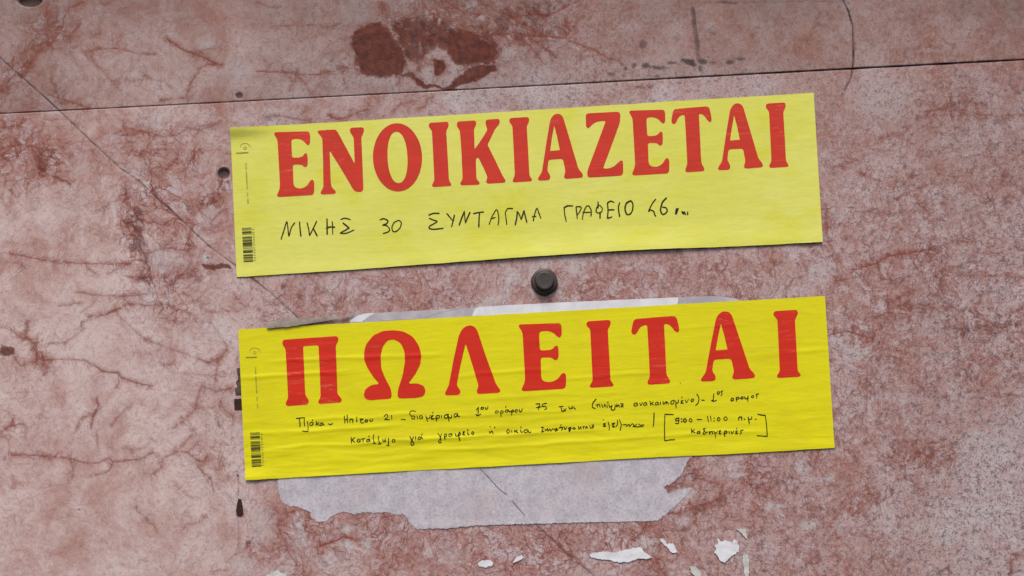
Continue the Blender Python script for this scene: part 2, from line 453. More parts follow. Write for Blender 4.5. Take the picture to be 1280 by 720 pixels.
BLOBS = """
white 0 180 18 18 1|1025,572
white 1260 300 80 60 .2|0,0
white 0 0 60 30 .6|1040,215
white 0 0 80 60 .55|1180,370
white 0 0 60 30 .5|760,605
white 320 0 90 50 .6|130,590
white 320 0 40 30 .6|860,370
white 320 0 20 40 .6|985,360
white 320 0 24 34 .7|785,240
white 320 0 80 50 .55|500,60
white 320 0 40 25 .5|960,140
white 320 0 100 40 .6|1050,500
white 320 0 60 30 .5|1240,260
white 640 0 60 45 .7|100,470
white 640 0 110 45 .7|290,460
white 640 0 30 30 .5|990,130
white 960 0 140 100 .45|560,490
white 960 0 60 12 .5|810,248
white 960 180 50 32 .6|360,345
white 960 180 80 70 .35|980,310
white 960 180 60 60 .45|250,640
white 960 360 75 26 .7|440,325
white 960 360 26 26 .7|330,265
white 960 360 70 35 .5|850,340
white 960 360 70 50 .4|820,190
white 960 360 150 16 .45|650,555
white 960 360 45 30 .4|880,595
white 960 540 30 45 .7|175,180
white 960 540 20 22 .7|310,230
white 960 540 50 25 .7|210,465
white 960 540 20 25 .7|350,470
white 960 540 60 12 .8|40,372
white 960 540 60 40 .5|910,530
white 960 540 60 30 .5|1110,430
white 960 540 150 60 .35|1100,60
white 0 180 100 60 .5|830,570
white 0 180 60 40 .45|1040,350
white 0 180 50 40 .4|700,110
white 0 360 60 60 .45|1100,200
white 0 540 60 40 .5|1220,660
white 320 540 30 25 .8|450,490
white 320 540 25 45 .75|550,560
white 320 540 40 20 .7|450,565
white 320 540 70 35 .6|360,640
white 320 540 60 80 .5|40,460
white 320 540 40 60 .5|210,540
white 320 540 100 40 .4|950,620
white 640 540 70 50 .55|1080,190
white 640 540 60 24 .8|850,320
white 640 540 45 55 .35|865,460
white 600 310 30 30 .7|130,220
white 600 310 60 60 .55|470,90
white 600 310 40 50 .7|380,190
white 600 310 50 40 .7|170,150
white 600 310 45 25 .6|60,260
white 600 310 60 25 .6|280,120
white 600 310 30 18 .9|270,215
dark 640 0 20 22 .55|655,222
dark 640 0 14 12 .6|610,327
dark 640 0 20 14 .7|670,328
dark 640 0 36 9 .7|725,340
dark 640 0 24 7 .65|795,315
dark 640 0 42 14 .8|885,312
dark 640 0 24 14 .75|955,305
dark 640 0 16 7 .6|1002,312
dark 640 0 22 12 .7|1085,314
dark 640 0 22 10 .65|1145,298
dark 640 0 8 18 .7|940,342
dark 640 0 9 8 .6|567,341
dark 640 0 9 8 .5|550,320
dark 640 0 16 6 .5|725,382
dark 640 0 14 12 .35|1005,165
dark 640 0 14 10 .3|1200,178
dark 640 0 60 8 .5|1075,12
dark 640 0 22 10 .5|495,372
dark 640 0 24 12 .2|825,190
dark 0 0 14 10 .7|1195,475
dark 0 180 6 6 .7|1036,574
dark 0 540 9 4 .8|397,392
dark 0 540 5 5 .9|1189,215
dark 960 180 14 4 .6|415,318
dark 640 540 14 18 .45|858,485
dark 320 540 8 5 .5|740,412
dark 320 540 9 5 .5|660,397
dark 0 360 5 5 .6|798,648
dark 0 360 4 4 .5|885,405
dark 0 360 4 4 .5|1048,307
dark 0 360 8 5 .4|1038,372
"""
# cracks: width mm, darkness, depth mm | points in mm
CRACKS = """
1.0 .75 .35|-40,38 0,72 60,125 118,180 150,210 172,225 220,268 258,305 292,330 335,363 366,391 480,488 600,586 640,622
.9 .30 .1|640,622 655,640
1.0 .65 .35|655,640 672,657 700,684 745,722 800,770 880,850
1.3 1.0 .7|1050,-60 1054,0 1061,15 1066,32 1067,75 1064,97 1056,112
.8 .35 .2|1056,112 1052,122
.7 .25 .2|880,4 960,3 1010,2 1054,3
5.5 .62 .2|866,12 869,38 872,58 874,76
.7 .5 .3|297,588 298,600 298,620
.6 .35 .2|298,650 299,690
.6 .4 .1|380,342 400,358 420,372
"""
def pts(s): return [tuple(float(c) for c in p.split(',')) for p in s.split()]
def rows(txt):
    for ln in txt.strip().splitlines():
        a, b = ln.split('|'); yield a.split(), pts(b)
def seg_dist(px, py, P):
    d = np.full(px.shape, 1e9)
    for (x0, y0), (x1, y1) in zip(P[:-1], P[1:]):
        dx, dy = x1 - x0, y1 - y0; L = dx * dx + dy * dy + 1e-9
        t = np.clip(((px - x0) * dx + (py - y0) * dy) / L, 0, 1)
        d = np.minimum(d, np.hypot(px - x0 - t * dx, py - y0 - t * dy))
    return d
def inside(px, py, P):
    c = np.zeros(px.shape, bool); n = len(P)
    for i in range(n):
        x0, y0 = P[i]; x1, y1 = P[(i + 1) % n]
        if y0 == y1: continue
        k = ((y0 > py) != (y1 > py)) & (px < (x1 - x0) * (py - y0) / (y1 - y0) + x0)
        c ^= k
    return c
RED = ["3322246742111222", "4332322223222244", "7365432222223444", "2364333333335555", "2163666667665665",
       "2122555555556666", "3123555555556543", "2123444455665543", "2112656766655433"]
PAL = ["3333434333333333", "4444566776544433", "4556555555556444", "7866555555555545", "8876654555666555",
       "8888555555556556", "8898555555554567", "7888444466554467", "7777666666555567"]
GRN = ["1111223455444444", "0001334555555556", "0011333333334456", "0001333333334456", "0011233333444456",
       "0011333333334567", "0001333333335577", "0001112222345577", "0111222233456677"]
def coarse(tab, px, py):
    a = np.array([[int(c) for c in r] for r in tab], float) / 9.0
    gx = np.clip(px / 80 - 0.5, 0, 14.999); gy = np.clip(py / 80 - 0.5, 0, 7.999)
    ix = gx.astype(int); iy = gy.astype(int)
    fx = gx - ix; fy = gy - iy; fx = fx * fx * (3 - 2 * fx); fy = fy * fy * (3 - 2 * fy)
    return (a[iy, ix] * (1 - fx) + a[iy, ix + 1] * fx) * (1 - fy) + (a[iy + 1, ix] * (1 - fx) + a[iy + 1, ix + 1] * fx) * fy
def stone_fields(PX, PY):
    shp = PX.shape
    F = {k: np.zeros(shp) for k in ('vein', 'rust', 'dark', 'white')}
    wx = PX + 22 * fbm(PX / 70, PY / 70, 5, 3); wy = PY + 22 * fbm(PX / 70, PY / 70, 9, 3)
    F['red'] = coarse(RED, wx, wy); F['pale'] = coarse(PAL, wx, wy); F['grain'] = coarse(GRN, wx, wy)
    # beyond the patch that was studied the stone goes on in the same manner
    jx = PX + 2.2 * fbm(PX / 14, PY / 14, 21, 4, .6); jy = PY + 2.2 * fbm(PX / 14, PY / 14, 33, 4, .6)
    kx = PX + 8 * fbm(PX / 18, PY / 18, 41, 5, .7); ky = PY + 8 * fbm(PX / 22, PY / 22, 53, 5, .65)
    relief = np.zeros(shp)
    x1d = PX[0]
    def window(P, m):
        xs = [p[0] for p in P]; ys = [p[1] for p in P]
        c = np.where((x1d > min(xs) - m) & (x1d < max(xs) + m))[0]
        if len(c) == 0: return None
        cs = slice(c[0], c[-1] + 1)
        r = np.where(((PY[:, cs] > min(ys) - m) & (PY[:, cs] < max(ys) + m)).any(1))[0]
        if len(r) == 0: return None
        return slice(r[0], r[-1] + 1), cs
    wmod = 0.8 + 0.9 * fbm(PX / 9, PY / 9, 77, 3)
    for a, P in rows(VEINS):
        ox, oy, w, s = map(float, a); P = [(ox + x / 4, oy + y / 4) for x, y in P]
        W = window(P, w * 3 + 8)
        if not W: continue
        d = seg_dist(jx[W], jy[W], P)
        ww = np.maximum(0.95 * w * wmod[W], 0.55)
        F['vein'][W] = np.maximum(F['vein'][W], 1.1 * s * (1 - sstep(0.15 * ww, 0.9 * ww + 0.6, d)))
        F['vein'][W] = np.maximum(F['vein'][W], .26 * s * (1 - sstep(0, 2.2 * ww + 3.5, d)))
        F['red'][W] = np.minimum(1, F['red'][W] + 0.38 * s * (1 - sstep(0, w * 2.5 + 6, d)))
    for a, P in rows(STAINS):
        kind = a[0]; ox, oy, s, soft = map(float, a[1:]); P = [(ox + x / 4, oy + y / 4) for x, y in P]
        W = window(P, soft + 10)
        if not W: continue
        sdf = seg_dist(kx[W], ky[W], P + [P[0]]) * np.where(inside(kx[W], ky[W], P), -1, 1)
        v = s * (1 - sstep(-soft, soft, sdf))
        if kind == 'red': F['red'][W] = np.minimum(1, F['red'][W] + v * .8)
        else: F[kind][W] = np.maximum(F[kind][W], v)
    for a, P in rows(BLOBS):
        kind = a[0]; ox, oy, rx, ry, s = map(float, a[1:]); rx /= 4; ry /= 4
        cx, cy = ox + P[0][0] / 4, oy + P[0][1] / 4
        if kind == 'white' and ox == 1260: continue
        W = window([(cx - rx, cy - ry), (cx + rx, cy + ry)], 8)
        if not W: continue
        f = 1.0 if max(rx, ry) > 6 else 0.4
        qx = PX[W] + f * (kx[W] - PX[W]); qy = PY[W] + f * (ky[W] - PY[W])
        r = np.hypot((qx - cx) / rx, (qy - cy) / ry)
        e = 0.35 if kind == 'dark' else 0.6
        F[kind][W] = np.maximum(F[kind][W], s * (1 - sstep(1 - e, 1 + e, r)))
    for a, P in rows(CRACKS):
        w, s, dep = map(float, a)
        W = window(P, 8)
        if not W: continue
        cxj = PX[W] + 0.25 * (jx[W] - PX[W]); cyj = PY[W] + 0.25 * (jy[W] - PY[W])
        d = seg_dist(cxj, cyj, P)
        v = 1 - sstep(0.3 * w, 0.6 * w + 0.9, d)
        F['dark'][W] = np.maximum(F['dark'][W], s * v * np.clip(.85 + .5 * noise2(PX[W] / 12, PY[W] / 12, 3) + .3 * noise2(PX[W] / 60, PY[W] / 60, 4), .35, 1.1))
        relief[W] = np.minimum(relief[W], -dep * (1 - sstep(0.2 * w, w + 1.0, d)))
    # drilled holes
    for hx, hy, hr, ha, dep in ((279.5, 216.5, 8.0, 7.0, 4.0), (37, -1, 16, 9.5, 7.0), (299, 119.5, 4.5, 4.0, 1.5)):
        W = window([(hx - hr, hy - ha), (hx + hr, hy + ha)], 6)
        if not W: continue
        r = np.hypot((PX[W] - hx + .6 * noise2(PX[W] / 4, PY[W] / 4, 8)) / hr, (PY[W] - hy + .6 * noise2(PX[W] / 4, PY[W] / 4, 18)) / ha)
        relief[W] = np.minimum(relief[W], -dep * (1 - sstep(0.75, 1.08, r)))
        F['dark'][W] = np.maximum(F['dark'][W], .72 * (1 - sstep(0.85, 1.12, r)))
    # pits and undulation of the honed face
    relief += 0.30 * fbm(PX / 160, PY / 160, 90, 3) - 0.30 + 0.06 * fbm(PX / 9, PY / 9, 91, 3)
    relief -= 0.18 * sstep(.1, .9, F['rust']) * (1 + fbm(PX / 6, PY / 6, 92, 2))
    relief -= 0.25 * F['vein'] ** 2
    return F, relief

# ------------------------------------------------------------------ wall of two marble slabs
def joint_y(px): return 142.0 - 67.0 * px / 1280.0 + 0.5 * np.sin(px / 260.0)
def axis(lo, hi, step, far, grow):
    core = np.arange(lo, hi + step / 2, step); out = []; x = lo; s = step
    while x > far[0]: s *= grow; x -= s; out.append(x)
    right = []; x = core[-1]; s = step
    while x < far[1]: s *= grow; x += s; right.append(x)
    return np.array(out[::-1] + list(core) + right)
wall = empty('marble_wall', 'stained pink and grey veined marble cladding behind the two yellow signs', 'wall', (0, 0.03, BASE_Z - 0.9))
xs = axis(-20, 1300, 1.5, (-1300, 2600), 1.12)
def slab(name, vs_, gapfun, below):
    PXg, V = np.meshgrid(xs, vs_)
    J = joint_y(PXg) + gapfun(PXg)
    PYg = J + V if below else J - V[::-1]
    F, rel = stone_fields(PXg, PYg)
    d = PYg - J if below else J - PYg           # distance from the joint
    rel = rel - 0.9 * (1 - sstep(0, 1.6, d)) ** 2 * (0.7 + 0.5 * noise2(PXg / 25, PYg * 0, 61))
    F['dark'] = np.maximum(F['dark'], (1 - sstep(0.0, 1.6, d)) * (0.14 + 0.45 * sstep(500, 1100, PXg)) * np.clip(1 + noise2(PXg / 30, PXg * 0, 14), .3, 1.6))
    if not below: rel = rel + 0.35
    F['shade_tone'] = (0.40 + 0.14 * sstep(60, 0, PYg) + 0.12 * sstep(700, 1000, PXg) * sstep(60, 0, PYg)) if not below else 0.14 * sstep(330, 80, PYg) + 0.12 * sstep(900, 1250, PXg)  # painted shade towards the top and upper right, plus darker stone at right
    X = to_x(PXg); Z = to_z(PYg); Y = -rel / 1000.0
    def ext(A, val=None):
        top = A[:1] if val is None else np.full_like(A[:1], val)
        bot = A[-1:] if val is None else np.full_like(A[-1:], val)
        A = np.concatenate([top, A, bot], 0)
        l = A[:, :1] if val is None else np.full_like(A[:, :1], val)
        r = A[:, -1:] if val is None else np.full_like(A[:, -1:], val)
        return np.concatenate([l, A, r], 1)
    X, Z, Y = ext(X), ext(Z), ext(Y, 0.03)
    F = {k: ext(v) for k, v in F.items()}
    return grid_obj(name, X, Y, Z, M_marble, wall, F)
vl = np.array(sorted(set(np.concatenate([[0, .4, .8, 1.2], np.arange(1.6, 668, 1.5)]).tolist())))
vl = np.concatenate([vl, vl[-1] + np.cumsum(1.5 * 1.14 ** np.arange(1, 40))]); vl = vl[vl < 1800]
vu = np.concatenate([[0, .4, .8, 1.2], np.arange(1.6, 150, 1.5)])
vu = np.concatenate([vu, vu[-1] + np.cumsum(1.5 * 1.14 ** np.arange(1, 36))]); vu = vu[vu < 1300]
half = lambda px: np.maximum(.10, 0.18 + 0.46 * sstep(350, 1150, px) + .22 * noise2(px / 18, px * 0, 4) + .15 * noise2(px / 5, px * 0, 6))
lower = slab('marble_slab', vl, half, True)
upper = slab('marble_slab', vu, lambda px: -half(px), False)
tm = NT('dark_joint_mortar'); tc = tm.n('ShaderNodeTexCoord').outputs['Object']
tm.l(tm.mix(tm.noise(tc, 60, 4).outputs['Fac'], rgb(.02, .015, .014), rgb(.07, .05, .045)), tm.b.inputs['Base Color'])
tm.b.inputs['Roughness'].default_value = 0.95
jv = []; jf = []
jx_ = np.linspace(-1300, 2600, 160)
for i, x in enumerate(jx_):
    y = float(joint_y(x))
    for (dy, yy) in ((-3, .006), (3, .006), (3, .02), (-3, .02)): jv.append((to_x(x), yy, to_z(y + dy)))
    if i:
        a = (i - 1) * 4; b = i * 4
        for k in range(4): jf.append((a + k, a + (k + 1) % 4, b + (k + 1) % 4, b + k))
jf += [(0, 1, 2, 3), (len(jv) - 4, len(jv) - 1, len(jv) - 2, len(jv) - 3)]
mesh_obj('mortar_joint', jv, jf, tm.m, wall, False)

# ------------------------------------------------------------------ paper, print and ink materials
ROT = math.radians(3.4)
def paper_coords(t):
    co = t.n('ShaderNodeTexCoord').outputs['Object']
    mp = t.n('ShaderNodeMapping'); t.l(co, mp.inputs['Vector'])
    mp.inputs['Rotation'].default_value = (0, ROT, 0)
    return mp.outputs[0]
def stretch_(t, v, sx, sz):
    m = t.n('ShaderNodeMapping'); t.l(v, m.inputs['Vector']); m.inputs['Scale'].default_value = (sx, 1, sz); return m.outputs[0]
def wrinkle(t, v, amount):
    a = t.noise(stretch_(t, v, 0.16, 1), 150, 4, 0.6, 0.4).outputs['Fac']
    b = t.noise(stretch_(t, v, 0.5, 1), 420, 2, 0.5).outputs['Fac']
    t.bump(t.math('ADD', t.math('MULTIPLY', a, 1.0), t.math('MULTIPLY', b, 0.15)), amount, 0.0016)
def paper_mat(name, c0, c1, c2, wr, rough):
    t = NT(name); v = paper_coords(t)
    n1 = t.noise(v, 7, 5, 0.6, 0.3).outputs['Fac']; n2 = t.noise(stretch_(t, v, .5, 1.2), 22, 5, 0.6).outputs['Fac']
    c = t.mix(t.ramp(n1, 0.35, 0.65), c0, c1)
    c = t.mix(t.ramp(n2, 0.50, 0.74, 0, 0.8), c, c2)
    f = t.noise(stretch_(t, v, .25, 1), 320, 3, 0.6).outputs['Fac']
    c = t.mix(t.ramp(f, 0.3, 0.8, 0, 0.10), c, rgb(.25, .24, .10))
    t.l(c, t.b.inputs['Base Color']); t.b.inputs['Roughness'].default_value = rough
    t.b.inputs['Specular IOR Level'].default_value = 0.15
    wrinkle(t, v, wr); return t.m
def print_mat(name, c0, c1, wr, rough):
    t = NT(name); v = paper_coords(t)
    n = t.noise(stretch_(t, v, .4, 1), 40, 5, 0.65).outputs['Fac']
    c = t.mix(t.ramp(n, 0.3, 0.7), c0, c1)
    cz = t.noise(stretch_(t, v, .10, 1), 75, 3, 0.6, 0.5).outputs['Fac']
    cl = t.math('MULTIPLY', t.ramp(t.math('ABSOLUTE', t.math('SUBTRACT', cz, 0.5)), 0.0, 0.010, 1, 0), t.ramp(t.noise(v, 9, 3).outputs['Fac'], .48, .60, 0, .40))
    c = t.mix(cl, c, rgb(.66, .20, .13))
    t.l(c, t.b.inputs['Base Color']); t.b.inputs['Roughness'].default_value = rough
    t.b.inputs['Specular IOR Level'].default_value = 0.15
    wrinkle(t, v, wr); return t.m
def plain(name, c, rough=0.7, var=0.25, scale=200, spec=0.12):
    t = NT(name); co = t.n('ShaderNodeTexCoord').outputs['Object']
    n = t.noise(co, scale, 5, 0.65).outputs['Fac']
    c1 = rgb(*[x * (1 - var) for x in c[:3]])
    t.l(t.mix(t.ramp(n, 0.3, 0.7), c1, c), t.b.inputs['Base Color']); t.b.inputs['Roughness'].default_value = rough
    t.b.inputs['Specular IOR Level'].default_value = spec
    t.bump(n, 0.2, 0.0006); return t.m
M_fade = paper_mat('faded_yellow_paper', rgb(.70, .70, .155), rgb(.66, .66, .105), rgb(.63, .62, .03), 0.16, 0.6)
M_yel = paper_mat('bright_yellow_paper', rgb(.71, .66, .003), rgb(.68, .63, .005), rgb(.64, .56, .003), 0.20, 0.45)
M_edge = plain('white_paper_core', rgb(.62, .62, .56), 0.8, 0.2)
M_red1 = print_mat('faded_red_print', rgb(.58, .042, .022), rgb(.52, .036, .020), 0.16, 0.55)
M_red2 = print_mat('red_print', rgb(.61, .028, .012), rgb(.55, .024, .011), 0.20, 0.4)
M_ink = plain('black_marker_ink', rgb(.026, .024, .010), 0.5, 0.3)
M_ink2 = plain('black_pen_ink', rgb(.018, .017, .008), 0.5, 0.3)
M_gprint = plain('grey_small_print', rgb(.26, .25, .07), 0.7, 0.2)
M_bprint = plain('dark_barcode_print', rgb(.085, .085, .025), 0.7, 0.2)

# ------------------------------------------------------------------ sign sheets
def bil(Q, u, v):
    (x0, y0), (x1, y1), (x2, y2), (x3, y3) = Q        # tl tr br bl
    a = (1 - u) * (1 - v); b = u * (1 - v); c = u * v; d = (1 - u) * v
    return a * x0 + b * x1 + c * x2 + d * x3, a * y0 + b * y1 + c * y2 + d * y3
def inv(Q, px, py):
    """rough sheet coordinates of a wall point"""
    (x0, y0), (x1, y1), _, (x3, y3) = Q
    ux, uy = x1 - x0, y1 - y0; L = math.hypot(ux, uy)
    u = ((px - x0) * ux + (py - y0) * uy) / L ** 2
    v = ((px - x0) * -uy + (py - y0) * ux) / L / math.hypot(x3 - x0, y3 - y0)
    return u, v
Q1 = [(288, 161), (1017, 116), (1028, 303), (296, 346)]
Q2 = [(298, 412), (1031, 370), (1043, 560), (307, 600)]
def h1(px, py):      # height off the wall, mm
    u, v = inv(Q1, px, py)
    h = 0.55 + 0.25 * fbm(u * 4, v * 1.5, 201, 3) + 0.20 * fbm(u * 12, v * 8, 202, 3)
    h = h + 2.6 * sstep(0.80, 1.0, v) * np.exp(-((u - 0.60) / 0.30) ** 2) + 0.5 * sstep(0.9, 1.0, v) * (1 + noise2(u * 9, 0 * u, 208))
    h = h + 1.4 * sstep(0.93, 1.0, u) * sstep(.3, 1, v)
    h = h + 4.0 * sstep(0.10, 0, v) ** 1.5 * sstep(.10, 0, u)
    return np.maximum(h, 0.3)
def h2(px, py):
    u, v = inv(Q2, px, py)
    s = 0.25 + 0.9 * sstep(0.5, 0.8, v) * (1 - .55 * sstep(.3, .9, u))
    h = 0.85 + 0.20 * fbm(u * 5, v * 2, 301, 3)
    r = fbm(u * 9, v * 17 + 1.2 * fbm(u * 4, v * 3, 305, 2), 302, 3)
    h = h + 0.62 * s * r
    # pressed crease lines that run along the sheet
    for vc, a, u0, u1 in ((.225, .35, .06, .22), (.32, .40, 0.0, .17), (.24, .3, .20, .34), (.39, .25, .36, .52), (.55, .2, .42, .56), (.45, .25, .55, .70),
                          (.36, .25, .93, 1.0), (.63, .35, .10, .30), (.70, .4, .02, .25), (.66, .3, .30, .55), (.16, .2, .74, .86), (.80, .4, .05, .6), (.87, .35, .3, .9)):
        a = a * 1.5
        m = sstep(u0 - .03, u0 + .03, u) * (1 - sstep(u1 - .03, u1 + .03, u))
        vv = vc + 0.012 * noise2(u * 14, u * 0 + vc * 50, 5)
        h = h + a * m * np.exp(-((v - vv) / .013) ** 2)
    h = h + 0.8 * sstep(0.93, 1.0, v) * (.6 + noise2(u * 11, 0 * u, 308))
    h = h + 1.6 * sstep(0.06, 0, u) * sstep(.9, 1, v)
    return np.maximum(h, 0.65)
def sheet(Q, hf, bow, n, mat, parent):
    U, V = np.meshgrid(np.linspace(0, 1, n[0]), np.linspace(0, 1, n[1]))
    PX, PY = bil(Q, U, V)
    PY = PY + bow(U) * sstep(.6, 1, V) + .30 * noise2(U * 30, V * 6, 7) + .7 * noise2(U * 6, V * .5, 9)
    o = grid_obj('paper_sheet', to_x(PX), -hf(PX, PY) / 1000, to_z(PY), mat, parent)
    o.data.materials.append(M_edge)
    so = o.modifiers.new('thickness', 'SOLIDIFY'); so.thickness = 0.00015; so.offset = -1
    so.material_offset_rim = 1; so.material_offset = 1
    es = o.modifiers.new('crisp_rim', 'EDGE_SPLIT'); es.split_angle = math.radians(55)
    return o

# printed letters, traced in a straightened quarter-inch raster: (origin x, origin y, points at 4.923 per mm)
K = 4.923
def R(s): return [tuple(float(c) for c in p.split(',')) for p in s.split()]
GL = {
 'Ε': (280, 110, 14, ["308,285 313,273 420,270 522,267 530,285 531,340 520,356 505,345 490,326 465,315 440,313 418,318 415,335 420,430 470,428 488,418 497,402 513,402 516,440 515,478 503,490 490,484 478,472 424,472 428,590 435,610 460,620 490,616 515,598 530,572 545,562 556,578 555,645 545,660 440,666 335,672 325,662 340,630 345,600 337,450 330,330 325,312"]),
 'Ν': (280, 110, 14, ["574,272 580,262 685,256 698,268 750,365 805,468 798,305 775,272 775,252 785,245 850,242 863,250 860,275 845,303 852,450 858,620 850,640 815,641 797,628 725,505 650,385 658,590 665,615 690,635 686,652 602,657 592,646 612,612 610,450 605,310 590,290"]),
 'Ο': (280, 110, 0, None),
 'Ι': (520, 110, 14, ["78,228 84,215 193,208 201,218 200,238 186,265 195,420 203,570 220,592 215,604 105,611 97,600 113,570 106,420 98,262 80,243"]),
 'Κ': (520, 110, 12, ["250,220 257,207 363,200 371,210 370,228 357,252 361,378 405,315 440,258 428,225 428,203 438,195 507,190 517,200 512,225 488,252 440,350 485,440 535,545 552,568 548,583 442,590 430,580 440,548 412,485 382,425 368,440 372,560 394,585 388,596 280,600 270,590 287,560 280,400 270,262 253,240"]),
 'Α': (520, 110, 16, ["825,200 840,172 862,158 890,161 906,182 950,330 1000,500 1028,532 1025,553 920,561 908,550 920,515 904,437 815,443 808,510 828,542 823,568 755,571 748,560 775,518 800,350"]),
 'Αh': (520, 110, 3, ["850,232 868,300 885,383 825,388 836,310"]),
 'Ζ': (520, 110, 14, ["1044,168 1055,157 1150,152 1245,147 1258,160 1254,215 1205,350 1150,497 1185,496 1215,486 1245,458 1262,444 1274,452 1275,525 1265,540 1160,547 1065,552 1053,540 1055,508 1110,360 1168,203 1130,205 1098,215 1076,235 1060,251 1046,240"]),
 'Τ': (780, 100, 14, ["300,195 310,180 410,171 510,163 525,172 540,240 535,262 518,256 495,222 480,211 460,210 468,360 475,510 496,548 490,562 382,569 375,556 389,520 382,370 373,216 355,217 335,230 318,268 302,274 290,258"]),
 'Π': (290, 370, 14, ["310,288 316,270 480,258 645,247 657,260 652,285 639,305 645,450 650,605 678,635 672,656 540,665 528,655 546,620 540,450 533,304 438,309 445,450 452,612 475,642 468,669 340,678 328,664 346,628 338,470 330,325 312,302"]),
 'Ω': (290, 370, 16, ["810,608 822,572 860,547 908,542 870,500 835,445 815,400 812,350 825,298 870,242 930,216 990,211 1055,218 1115,252 1150,305 1166,365 1160,420 1130,480 1085,540 1140,538 1180,552 1193,585 1180,618 1140,628 1030,632 1018,618 1022,575 1050,490 1065,400 1060,335 1035,287 995,267 957,275 928,312 915,370 920,450 945,510 975,565 984,605 980,632 850,643 820,634"]),
 'Λ': (540, 370, 16, ["165,245 180,212 205,187 235,180 258,186 278,210 335,380 395,545 423,580 415,596 285,604 273,592 287,555 250,430 207,292 175,430 152,550 177,583 170,609 87,613 78,600 102,555 135,380"]),
}
def rounded(P, r, closed=True):
    out = []; n = len(P)
    for i in range(n):
        a, p, b = Vector(P[i - 1]), Vector(P[i]), Vector(P[(i + 1) % n])
        da, db = (a - p), (b - p); la, lb = da.length, db.length
        ra, rb = min(r, la * .5), min(r, lb * .5)
        s, e = p + da / la * ra, p + db / lb * rb
        for t in (0, .25, .5, .75, 1):
            q = s * (1 - t) ** 2 + p * 2 * t * (1 - t) + e * t * t
            if not out or (Vector(out[-1]) - q).length > .6: out.append((q.x, q.y))
    if (Vector(out[0]) - Vector(out[-1])).length < .6: out.pop()
    return out
def glyph(ch):
    ox, oy, r, L = GL[ch]
    if ch == 'Ο':
        def ell(cx, cy, rx, ry, pw, tilt):
            o = []
            for k in range(64):
                a = 2 * math.pi * k / 64; c, s = math.cos(a), math.sin(a)
                x = rx * math.copysign(abs(c) ** pw, c); y = ry * math.copysign(abs(s) ** pw, s)
                o.append((cx + x + y * tilt, cy + y - x * 0.05))
            return o
        loops = [ell(1068, 428, 151, 210, 1.0, 0.04), ell(1068, 428, 61, 158, .92, 0.05)]
    else:
        loops = [rounded(R(L[0]), r)]
        if ch == 'Α': loops.append(rounded(R(GL['Αh'][3][0]), 3))
    return [[(ox + x / K, oy + y / K) for x, y in lp] for lp in loops]
def anchor(ch):      # foot of the glyph as traced
    A = {'Ε': (325, 668), 'Ι': (97, 604), 'Α': (748, 565), 'Τ': (375, 562)}
    ox, oy = GL[ch][0], GL[ch][1]; a = A[ch]; return (ox + a[0] / K, oy + a[1] / K)
def place(ch, foot=None, sx=1, sy=1):
    loops = glyph(ch)
    if foot is None: return loops
    ax, ay = anchor(ch); c, s = math.cos(ROT), math.sin(ROT)
    out = []
    for lp in loops:
        q = []
        for x, y in lp:
            dx, dy = x - ax, y - ay
            a = (dx * c - dy * s) * sx; b = (dx * s + dy * c) * sy
            q.append((foot[0] + a * c + b * s, foot[1] - a * s + b * c))
        out.append(q)
    return out
def print_letter(ch, loops, hf, mat, parent, lab):
    vs3 = [[Vector((x, y, 0)) for x, y in lp] for lp in loops]
    tris = tessellate_polygon(vs3)
    flat = [v for lp in vs3 for v in lp]
    bm = bmesh.new(); bv = [bm.verts.new(v) for v in flat]
    for t in tris:
        try: bm.faces.new([bv[i] for i in t])
        except ValueError: pass
    xs_ = [v.x for v in flat]; ys_ = [v.y for v in flat]
    for lo, hi, no, st in ((min(xs_), max(xs_), (1, 0, 0), 4.0), (min(ys_), max(ys_), (0, 1, 0), 2.0)):
        k = lo + st
        while k < hi:
            bmesh.ops.bisect_plane(bm, geom=bm.verts[:] + bm.edges[:] + bm.faces[:], plane_co=Vector(no) * k, plane_no=no); k += st
    X = np.array([v.co.x for v in bm.verts]); Yp = np.array([v.co.y for v in bm.verts])
    H = hf(X, Yp) + 0.16
    for v, h in zip(bm.verts, H):
        v.co = Vector((to_x(v.co.x), -h / 1000, to_z(v.co.y))) - parent.location
    bmesh.ops.recalc_face_normals(bm, faces=bm.faces[:])
    for f in bm.faces:
        if f.normal.y > 0: f.normal_flip()
        f.smooth = True
    me = bpy.data.meshes.new('printed_letter'); bm.to_mesh(me); bm.free(); me.materials.append(mat)
    o = bpy.data.objects.new('printed_letter', me); C.objects.link(o); o.parent = parent; o['label'] = lab
    return o
def smooth_line(P, sub=5):
    if len(P) < 3:
        return [(P[0][0] + (P[-1][0] - P[0][0]) * t / 4, P[0][1] + (P[-1][1] - P[0][1]) * t / 4) for t in range(5)]
    out = []; n = len(P)
    for i in range(n - 1):
        p0 = P[max(i - 1, 0)]; p1 = P[i]; p2 = P[i + 1]; p3 = P[min(i + 2, n - 1)]
        for k in range(sub):
            t = k / sub
            out.append(tuple(0.5 * (2 * p1[j] + (p2[j] - p0[j]) * t * .8 + (2 * p0[j] - 5 * p1[j] + 4 * p2[j] - p3[j]) * .0
                       ) if False else
                       ((2 * t ** 3 - 3 * t ** 2 + 1) * p1[j] + (t ** 3 - 2 * t ** 2 + t) * (p2[j] - p0[j]) * .38
                        + (-2 * t ** 3 + 3 * t ** 2) * p2[j] + (t ** 3 - t ** 2) * (p3[j] - p1[j]) * .38) for j in (0, 1)))
    out.append(P[-1]); return out
